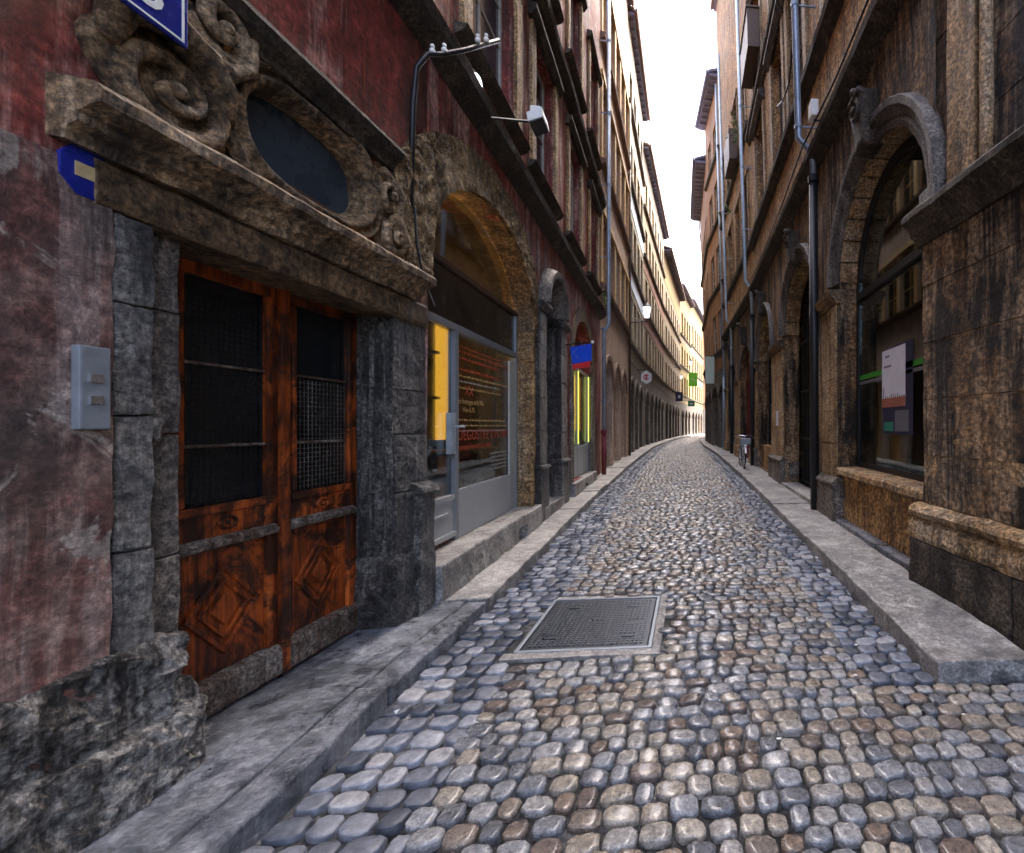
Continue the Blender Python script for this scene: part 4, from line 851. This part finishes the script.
flat_sign('shop_sign', (.45, 62, 8.2), 1.2, 1.9, 'lime', 'bright lime green projecting sign far down the alley', -.36, lambda t, fr: MB().box(-.25, .25, .051, .06, -.1, .1).build('emblem', 'gpanel', t, fr))
flat_sign('shop_sign', (-1.1, 46, 4.7), .75, .95, 'ink_navy', 'dark blue projecting shop sign with white mark above the arcade', -1.85, lambda t, fr: MB().box(-.12, .12, .051, .06, -.15, .15).build('emblem', 'white', t, fr))
flat_sign('shop_sign', (.2, 58, 4.6), .9, .7, 'teal', 'teal projecting shop sign at the far end of the alley', -.8, lambda t, fr: MB().box(-.2, .2, .051, .06, -.1, .1).build('emblem', 'white', t, fr))

# ================================================================== RIGHT: near corner block
R0 = Frame((2.2, 4.0), (2.2+.1305*3, 4.0-.9914*3), -1)
RB = thing('corner_stone_building', R0.P(0, 0, 0), 'dark brown ashlar building with heavy moulded plinth and cornice at the right', 'building')
m = MB(); rz = random.Random(4); z = .88; 
blocks(m, 0, 6, -.8, 0, .88, 3.3, .42, .55, rz, .006, 3); MB().box(0.01, 6, -.7, -.008, .88, 3.3).build('mortar_joints', 'warm_light', RB, R0); m.build('ashlar_wall', 'warm', RB, R0, bevel=.006, cut=.14, amp=.009, nscale=4, amp2=.003)
m = MB(); blocks(m, 0, 6, -.8, -.11, 3.6, 9, .5, .62, rz, .004, 3); m.box(0, 6, -4, -.8, -.05, 20); m.box(0.02, 6, -.8, -.12, 9, 20); m.build('upper_wall', 'warm', RB, R0, bevel=.006, cut=.25, amp=.006)
m = MB(); m.prism([(-.8, 3.3), (.03, 3.3), (.04, 3.36), (.09, 3.4), (.1, 3.44), (.16, 3.5), (.19, 3.52), (.19, 3.57), (.16, 3.6), (-.8, 3.66)], -.06, 6); m.build('cornice', 'browntrim', RB, R0, cut=.09, amp=.009, nscale=5)
m = MB(); m.box(.3, .62, -.108, -.02, 3.68, 9); m.tube([(.7, -.06, 3.68), (.7, -.06, 9)], .05); m.build('pilaster_strip', 'warm_light', RB, R0, cut=.2, amp=.006)
m = MB(); m.prism([(-.8, .55), (.1, .55), (.11, .6), (.1, .7), (.06, .74), (.1, .77), (.11, .81), (.08, .85), (.02, .875), (-.8, .878)], -.06, 6)
m.build('base_moulding', 'warm_light', RB, R0, cut=.07, amp=.013, nscale=5, amp2=.004)
m = MB(); blocks(m, -.06, 6, -.8, .1, -.05, .545, .6, .7, rz, .006, 4); m.build('plinth', 'browntrim', RB, R0, bevel=.012, cut=.1, amp=.015, nscale=5, amp2=.004)

# ================================================================== RIGHT: arcaded house
LEAN = .03
RA = Frame((2.3, 0), (2.3, 15.3), -1, LEAN)           # s is world y
AH = thing('arcaded_stone_house', (2.3, 4, 0), 'brown stone arcaded house with a large arched shop window and iron gate', 'house')
HWA, ZC = 1.28, 3.8
bays = [5.32, 9.2, 13.4]
m = MB(); m.wall(3.9, 15.3, -.05, 6.2, [(c-HWA, c+HWA, .15+zg(c), ZC, HWA) for c in bays], 0, .34, 24); m.box(3.9, 15.3, -5, -2.6, -.05, 23)
m.build('ground_floor', 'warm', AH, RA, cut=.3, amp=.008, nscale=3)
m = MB(); rw = [(4.3, 5.3), (5.9, 6.9), (8.2, 9.4), (10.0, 11.2), (12.6, 14.0)]
m.wall(3.9, 15.3, 6.2, 11.6, [(a, b, 8.15, 10.9, 0) for a, b in rw], 0, .3); m.wall(3.9, 15.3, 11.6, 23, [(a, b, 12.3, 15, 0) for a, b in rw], 0, .3); m.box(3.9, 15.3, -2.6, -.5, 5.6, 23)
m.build('wall', 'ochrewall', AH, RA, cut=.5, amp=.006)
for c in bays:
    q = MB()
    q.arc(c, ZC, [(HWA+.01, -.1), (HWA+.0, .03), (HWA+.06, .05), (HWA+.1, .03), (HWA+.12, .06), (HWA+.17, .075), (HWA+.2, .12), (HWA+.27, .13), (HWA+.285, .1), (HWA+.3, .002), (HWA+.25, -.1)], 0, 180, 36)
    q.prism([(0, 0)]*0 or [(.002, ZC-.22), (.125, ZC-.22), (.125, ZC), (.002, ZC)], c-HWA-.285, c-HWA-.02)
    q.build('archivolt', 'arch_stone', AH, RA, cut=.12, amp=.006, nscale=5, smooth=False)
    q = MB()
    for i in range(13):                                # voussoirs on the soffit
        a0 = 180*i/13+.6; a1 = 180*(i+1)/13-.6
        q.arc(c, ZC, [(HWA-.035, -.33), (HWA+.02, -.33), (HWA+.02, -.005), (HWA-.035, -.005)], a0, a1, 4)
    q.build('voussoirs', 'warm_light', AH, RA, cut=.15, amp=.006, nscale=6)
    q = MB(); zt = ZC+HWA
    q.hexa([(c-.14, -.05, zt-.05), (c+.14, -.05, zt-.05), (c+.14, .2, zt-.02), (c-.14, .2, zt-.02)], [(c-.16, -.05, zt+.62), (c+.16, -.05, zt+.62), (c+.16, .24, zt+.62), (c-.16, .24, zt+.62)])
    volute(q, c, zt+.42, .12, 1.3, .22, .04, 1, 90); q.ball((c, .24, zt+.66), .06, 10, 6); q.tube([(c-.16, .23, zt+.6), (c+.16, .23, zt+.6)], .05, 8)
    q.build('keystone', 'browntrim', AH, RA, cut=.1, amp=.012, nscale=6, smooth=True)
for a, b in ((6.58, 7.42), (10.5, 12.1), (14.7, 15.3)):
    g0 = zg(a); q = MB(); blocks(q, a+.08, b-.06, -.33, .05, .78+g0, 3.5, .45, .75, rz, .004); q.build('pillar', 'warm_light', AH, RA, bevel=.008, cut=.12, amp=.008, nscale=5)
    q = MB(); q.prism([(-.33, 3.5), (.07, 3.5), (.08, 3.54), (.12, 3.57), (.16, 3.64), (.17, 3.7), (-.33, 3.74)], a+.02, b); q.build('impost', 'lintel', AH, RA, cut=.12, amp=.006)
    q = MB(); q.box(a-.02, b+.02, -.33, .12, .1+g0, .66+g0); q.prism([(-.33, .66+g0), (.14, .66+g0), (.14, .7+g0), (.09, .74+g0), (.06, .78+g0), (-.33, .78+g0)], a, b); q.build('pillar_base', 'arcade', AH, RA, bevel=.01, cut=.1, amp=.01, nscale=5)
lr = [(.003, 6.1), (.08, 6.14), (.12, 6.2), (.22, 6.27), (.24, 6.36), (.2, 6.41), (.003, 6.45)]
MB().prism(lr, 3.9, 15.3).build('ledge', 'browntrim', AH, RA, cut=.3, amp=.01)
MB().prism([(n*.8, z+1.62) for n, z in lr], 3.9, 15.3).build('ledge', 'browntrim', AH, RA, cut=.3, amp=.01)
MB().prism([(n*.8, z+5.3) for n, z in lr], 3.9, 15.3).build('ledge', 'browntrim', AH, RA, cut=.3, amp=.01)
for fi, (z0, z1) in enumerate(((8.15, 10.9), (12.3, 15))):
    for a, b in rw:
        wn_ = window(RA, AH, a, b, z0, z1, -.16, 'frame_b', 'pane', 2, 4)
        MB().box(a-.22, a-.003, .003, .06, z0-.02, z1+.02).build('jamb', 'warm_light', wn_, RA, cut=.3, amp=.006); MB().box(b+.003, b+.22, .003, .06, z0-.02, z1+.02).build('jamb', 'warm_light', wn_, RA, cut=.3, amp=.006)
        q = MB(); q.prism([(.003, z1+.03), (.08, z1+.03), (.2, z1+.2), (.2, z1+.28), (.003, z1+.32)], a-.28, b+.28); q.build('hood', 'browntrim', wn_, RA)
for a, b in ((12.5, 14.1), (8.1, 9.5)):
    q = MB(); q.box(a, b, .07, .42, 12.5, 13.6); q.box(a-.03, b+.03, .03, .46, 13.6, 13.66); q.build('shutter_box', 'frame_b', AH, RA, bevel=.01)
roof(RA, AH, 15.3, 23.2, .15, 'roof')  # upper storeys raised out of view to keep the sun off the red house
# the arched display window
g_ = MB(); c = bays[0]; n1_ = -.26
bars(g_, [(c-HWA+.002, c-HWA+.08, .98, ZC, 0), (c+HWA-.08, c+HWA-.002, .98, ZC, 0), (c-HWA+.08, c+HWA-.08, .98, 1.06, 0), (c-HWA+.08, c+HWA-.08, 3.5, 3.6, .03)])
g_.arc(c, ZC, [(HWA-.16, n1_-.05), (HWA-.04, n1_-.05), (HWA-.04, n1_), (HWA-.16, n1_)], 0, 180, 28)
dw = g_.build('display_window', 'black', AH, RA)
q = MB(); q.plate([(c-HWA+.05, 1.03)]+[(c-(HWA-.1)*math.cos(math.pi*i/24), ZC+(HWA-.1)*math.sin(math.pi*i/24)) for i in range(25)]+[(c+HWA-.05, 1.03)], n1_-.035, n1_-.022); q.build('glass', 'clear2', dw, RA)
q = MB(); q.prism([(-.33, .87), (.05, .87), (.07, .89), (.07, .95), (.04, .98), (-.33, .99)], c-HWA-.02, c+HWA-.02); q.build('sill', 'warm_light', dw, RA, cut=.1, amp=.006)
MB().box(c-HWA, c+HWA, -.3, -.05, .1, .868).build('apron_wall', 'ochrewall', AH, RA, cut=.2, amp=.006)
q = MB(); q.box(c-HWA-.2, c+HWA-.1, -.06, .1, .06, .2); q.build('step', 'slab', AH, RA, bevel=.01, cut=.12, amp=.006)
q = MB(); q.box(c-HWA+.1, c+HWA-.1, n1_-.021, n1_-.019, 2.3, 2.37); q.build('green_stripe', 'green', dw, RA)
q = MB(); q.box(c-HWA+.1, c+HWA-.1, n1_-.021, n1_-.019, 2.23, 2.275); q.build('grey_stripe', 'ink_grey', dw, RA)
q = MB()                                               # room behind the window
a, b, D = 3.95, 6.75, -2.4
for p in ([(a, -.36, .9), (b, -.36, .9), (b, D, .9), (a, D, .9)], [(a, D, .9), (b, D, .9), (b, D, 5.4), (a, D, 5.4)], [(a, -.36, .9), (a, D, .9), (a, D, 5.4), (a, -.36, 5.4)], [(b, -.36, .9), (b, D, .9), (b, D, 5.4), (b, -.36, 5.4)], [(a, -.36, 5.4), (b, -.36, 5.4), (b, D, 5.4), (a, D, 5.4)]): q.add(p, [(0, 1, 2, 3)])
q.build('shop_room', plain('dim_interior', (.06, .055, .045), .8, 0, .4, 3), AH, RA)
MB().box(5.9, 6.7, -.62, -.5, .9, 3.4).build('curtain', 'lintel', AH, RA)
MB().box(4.1, 6.4, -.75, -.45, .9, 1.15).build('display_bench', 'teal', AH, RA)
# poster in the window
t = thing('poster', RA.P(5.4, n1_-.05, 1.85), 'white city skyline poster taped inside the arched display window', 'poster')
MB().box(5.08, 5.72, n1_-.0185, n1_-.0165, 1.85, 2.6).build('sheet', 'paper', t, RA)
q = MB(); q.box(5.08, 5.72, n1_-.016, n1_-.0145, 1.85, 1.97); q.build('printed_roofs', 'brickred', t, RA)
q = MB(); x = 5.1; rr_ = random.Random(2)
for i in range(11):
    h = rr_.choice((.02, .03, .05, .14)); q.box(x, x+.02, n1_-.016, n1_-.0145, 1.971, 1.97+h); x += .056
for s0, s1, z0 in ((5.5, 5.62, 2.5), (5.45, 5.66, 2.37)): q.box(s0, s1, n1_-.016, n1_-.0145, z0, z0+.025)
q.build('printed_skyline', 'ink_grey', t, RA)
t = thing('leaflet_board', RA.P(5.3, n1_-.09, 1.5), 'dark leaflet board with a green card behind the skyline poster', 'board')
MB().box(4.9, 5.7, n1_-.0215, n1_-.019, 1.5, 2.62).build('panel', 'ink_navy', t, RA); MB().box(5.4, 5.66, n1_-.0188, n1_-.0165, 1.54, 1.66).build('green_card', 'teal', t, RA); MB().box(5.0, 5.35, n1_-.0188, n1_-.0165, 1.54, 1.8).build('grey_card', 'ink_grey', t, RA)
# iron gate in the second arch, window in the third
c = bays[1]; q = MB(); q.plate([(c-HWA+.01, .2)]+[(c-(HWA-.01)*math.cos(math.pi*i/20), ZC+(HWA-.01)*math.sin(math.pi*i/20)) for i in range(21)]+[(c+HWA-.01, .2)], -.5, -.45); gt = q.build('gate', 'black', AH, RA)
q = MB()
for i in range(14):
    x = c-HWA+.15+i*(2*HWA-.3)/13; q.tube([(x, -.38, .25), (x, -.38, ZC+math.sqrt(max(0, (HWA-.1)**2-(x-c)**2)))], .014, 6)
for z in (.3, 1.3, 2.4, 3.55): q.box(c-HWA+.05, c+HWA-.05, -.4, -.36, z, z+.05)
q.build('gate_bars', 'iron', gt, RA)
q = MB(); q.box(c-HWA, c+HWA, -.3, .1, .05, .26); q.build('step', 'slab_dry', AH, RA, bevel=.012, cut=.15, amp=.006)
c = bays[2]; window(RA, AH, c-HWA+.01, c+HWA-.01, 1.05, 4.9, -.36, 'black', 'pane_dark', 2, 3, name='display_window')
MB().box(c-HWA, c+HWA, -.34, -.1, .1, 1.0).build('apron_wall', 'ochrewall', AH, RA)
q = MB(); q.box(c-.9, c-.3, -.33, -.32, 1.6, 2.2); q.build('notice', 'teal', AH, RA)
t = tag(MB().box(11.02, 11.3, .056, .062, 1.62, 2.0).build('wall_notice', 'paper', None, RA), 'white paper notice pinned to the second stone pillar on the right', 'notice')
# pipes and small things on the right-hand houses
PG = 'zinc drainpipes on the right hand houses'
drainpipe(RA, 7.5, .13, .15, 23, .06, 'nearest zinc drainpipe on the right, dark cast iron below the ledge', 'zinc', [(6.6, .24)], (5.9, 'iron'), PG)
t = thing('wall_lamp', RA.P(6.9, .25, 6.6), 'small white floodlight sitting on the ledge above the arch', 'wall lamp')
MB().box(6.8, 7.0, .22, .34, 6.52, 6.78).build('head', 'white', t, RA, bevel=.02); MB().tube([(6.9, .0, 6.5), (6.9, .28, 6.5)], .015).build('arm', 'iron', t, RA)
t = tag(MB().tube([(7.7, .3, 9.1), (8.2, .25, 8.75), (8.9, .16, 8.65), (9.6, .14, 8.8), (10.3, .1, 9.2)], .02, 6).build('cable', 'iron', None, RA, smooth=True), 'black slack cable looping between first floor windows on the right', 'cable')
t = tag(MB().tube([(4.0, .2, 6.55), (6.0, .21, 6.5), (7.6, .3, 6.47), (9.5, .22, 6.52), (12, .2, 6.5), (15.2, .22, 6.52)], .016, 6).build('cable', 'iron', None, RA, smooth=True), 'thin black cable running along the ledge over the arches', 'cable')

t, r2 = house('brown_arcade_house', (2.3, 15.3), (1.95, 23.6), -1, 24.0, 'brown plastered house over dark arches, second on the right', 'ochrewall',
    [(.7, 3.2, 3.5), (4.6, 7.1, 3.5)], [(8.2, 10.8, [(.6, 1.7), (2.4, 3.5), (4.6, 5.7), (6.4, 7.5)]), (12.4, 15, [(.6, 1.7), (2.4, 3.5), (4.6, 5.7), (6.4, 7.5)])], 'browntrim', 'frame_b', lean=LEAN, gmat='warm', gtop=6.2, surround='warm_light', over=.15)
for s in (1.95, 5.85): 
    q = MB(); q.hexa([(s-.14, -.05, 4.8), (s+.14, -.05, 4.8), (s+.14, .2, 4.85), (s-.14, .2, 4.85)], [(s-.2, -.05, 5.5), (s+.2, -.05, 5.5), (s+.2, .3, 5.5), (s-.2, .3, 5.5)]); q.ball((s, .3, 5.6), .1, 8, 6); q.build('keystone', 'browntrim', t, r2)
for a, b in ((-.02, .62), (3.3, 4.5), (7.2, 8.3)):
    q = MB(); q.box(a, b, .002, .08, .8, 3.4); q.box(a-.04, b+.04, .002, .14, .2, .8); q.prism([(.002, 3.4), (.1, 3.42), (.16, 3.56), (.002, 3.6)], a-.03, b+.03); q.build('pillar', 'warm_light', t, r2)
MB().prism(lr, 0, r2.L).build('ledge', 'browntrim', t, r2)
q = MB(); q.box(2.2, 3.7, .07, .42, 12.3, 13.5); q.build('shutter_box', 'frame_b', t, r2, bevel=.01)
drainpipe(r2, -.25, .16, .2, 19, .06, 'second pale zinc drainpipe on the right, between the two arcaded houses', 'zinc_l', [(6.6, .2)], (5.4, 'iron'), PG)
drainpipe(r2, 5.3, .12, .2, 19, .06, 'third pale zinc drainpipe on the right, on the brown house', 'zinc_l', [(6.6, .2)], (4.4, 'iron'), PG)
tuft('wall_plant', r2, 1.0, .22, 12.6, .5, 'leafy green plant hanging from an upper window ledge on the right', 160)
tuft('wall_plant', r2, 3.8, .2, 10.9, .35, 'small green plant sprouting beside the pale drainpipe', 90)
Lr3 = math.hypot(.55, 4.4)
t, r3 = house('narrow_orange_house', (1.95, 23.6), (1.4, 28), -1, 20.5, 'narrow orange plastered house with deep violet eaves, right side', 'orange',
    [(.4, 1.7, 3.2), (2.5, 3.9, 3.2)], [(6, 8.2, even(Lr3, 2, 1.1)), (9.6, 11.8, even(Lr3, 2, 1.1)), (13.2, 15.4, even(Lr3, 2, 1.1)), (16.8, 18.6, even(Lr3, 2, 1.0))], 'browntrim', 'frame_w', lean=LEAN, gtop=4.9, over=.5, roofmat='roofu')
drainpipe(r3, .1, .1, .3, 20, .06, 'fourth pale zinc drainpipe on the right, at the orange house', 'zinc_l', None, (4.4, 'zinc'), PG)
Lr4 = math.hypot(.15, 8)
t, r4 = house('terracotta_house', (1.4, 28), (1.25, 36), -1, 18.5, 'terracotta house with blue grey eaves, farthest on the right', 'orange',
    [(.6, 2.2, 3.1), (3.2, 4.8, 3.1), (5.8, 7.4, 3.1)], [(6, 8.2, even(Lr4, 4, 1.1)), (9.6, 11.8, even(Lr4, 4, 1.1)), (13.2, 15.4, even(Lr4, 4, 1.1))], 'browntrim', 'frame_w', lean=LEAN, gtop=4.9, over=.7, roofmat='roofu')
house('added_shade_house', (1.25, 36), (2.1, 50), -1, 19, 'added brown house hidden behind the terracotta house, dims the street end', 'orange', [(2, 4, 3), (6, 8, 3)], [(6, 8, even(14, 5, 1.1)), (10, 12, even(14, 5, 1.1))], 'browntrim')  # added out of sight to shut off open sky and dim the far road
house('added_shade_house_far', (2.1, 50), (5.2, 66), -1, 20, 'added tall ochre house hidden round the bend, dims the street end', 'orange', [(2, 4, 3), (6, 8, 3)], [(6, 8, even(16, 5, 1.1)), (10, 12, even(16, 5, 1.1))], 'browntrim')  # second added hidden house, continues the light block round the bend
flat_sign('shop_sign', (1.12, 24.6, 4.75), .5, 1.5, 'gpanel', 'tall pale green projecting sign on the right hand houses', 1.85)

# ================================================================== bicycle leaning by the pillar
BY, BX, BZ = 13.9, 1.72, .24
bk = thing('bicycle', (BX, BY, BZ), 'grey bicycle parked upright facing us on the right pavement', 'bicycle')
class BF:                                              # local: s across, n along (away), z up
    @staticmethod
    def P(s, n, z): return Vector((BX+s+.06*z, BY+n, BZ+z))
def wheel(n):
    q = MB(); pts = [(0, n+.33*math.cos(2*math.pi*i/24), .34+.33*math.sin(2*math.pi*i/24)) for i in range(25)]
    q.tube(pts, .02, 8); w_ = q.build('wheel', 'rubber', bk, BF, smooth=True)
    q = MB(); q.tube([(0, n+.305*math.cos(2*math.pi*i/24), .34+.305*math.sin(2*math.pi*i/24)) for i in range(25)], .011, 6)
    for i in range(12): q.tube([(0, n, .34), (0, n+.3*math.cos(math.pi*i/6), .34+.3*math.sin(math.pi*i/6))], .0025, 4)
    q.tube([(-.05, n, .34), (.05, n, .34)], .022, 8); q.build('rim', 'chrome', w_, BF)
wheel(.1); wheel(1.15)
q = MB()
for a, b, r in (((0, .3, .86), (0, .62, .3), .02), ((0, .3, .9), (0, .78, .84), .017), ((0, .62, .3), (0, .8, .9), .017), ((.03, .62, .3), (.05, 1.15, .34), .011), ((-.03, .62, .3), (-.05, 1.15, .34), .011), ((.02, .79, .82), (.05, 1.15, .34), .01), ((-.02, .79, .82), (-.05, 1.15, .34), .01), ((0, .28, .8), (0, .3, .98), .022)): q.tube([a, b], r, 8)
q.build('frame', 'zinc', bk, BF, smooth=True)
q = MB(); q.tube([(-.055, .1, .34), (-.055, .24, .74), (0, .27, .8)], .013, 8); q.tube([(.055, .1, .34), (.055, .24, .74), (0, .27, .8)], .013, 8); q.build('fork', 'chrome', bk, BF, smooth=True)
q = MB(); q.tube([(-.3, .5, .98), (-.29, .4, 1.02), (-.2, .32, 1.07), (0, .29, 1.06), (.2, .32, 1.07), (.29, .4, 1.02), (.3, .5, .98)], .014, 8); q.tube([(0, .3, .9), (0, .29, 1.06)], .016, 8); hb = q.build('handlebar', 'chrome', bk, BF, smooth=True)
for s in (-1, 1): MB().tube([(s*.3, .46, 1.0), (s*.3, .58, .96)], .02, 8).build('grip', 'rubber', hb, BF)
q = MB(); q.box(-.17, .17, .02, .2, .78, .98); q.build('basket', 'alu', bk, BF, bevel=.02)
MB().ball((0, .0, .74), .05, 10, 6).build('headlight', 'white', bk, BF, smooth=True)
q = MB(); q.ball((0, .84, .95), .12, 10, 6, (.7, 1.1, .35)); q.build('saddle', 'rubber', bk, BF, smooth=True); 
q = MB(); q.arc(0, 0, [(.35, -.03), (.37, -.03), (.37, .03), (.35, .03)], 20, 150, 12); q.build('mudguard', 'white', bk, type('Q', (), {'P': staticmethod(lambda s, n, z: BF.P(n, .1+s, .34+z))}))
MB().tube([(.05, .62, .3), (.16, .62, .2), (.2, .62, .2)], .012).build('pedal', 'iron', bk, BF)
MB().tube([(-.03, .7, .3), (-.18, .75, .0)], .01).build('kickstand', 'iron', bk, BF)
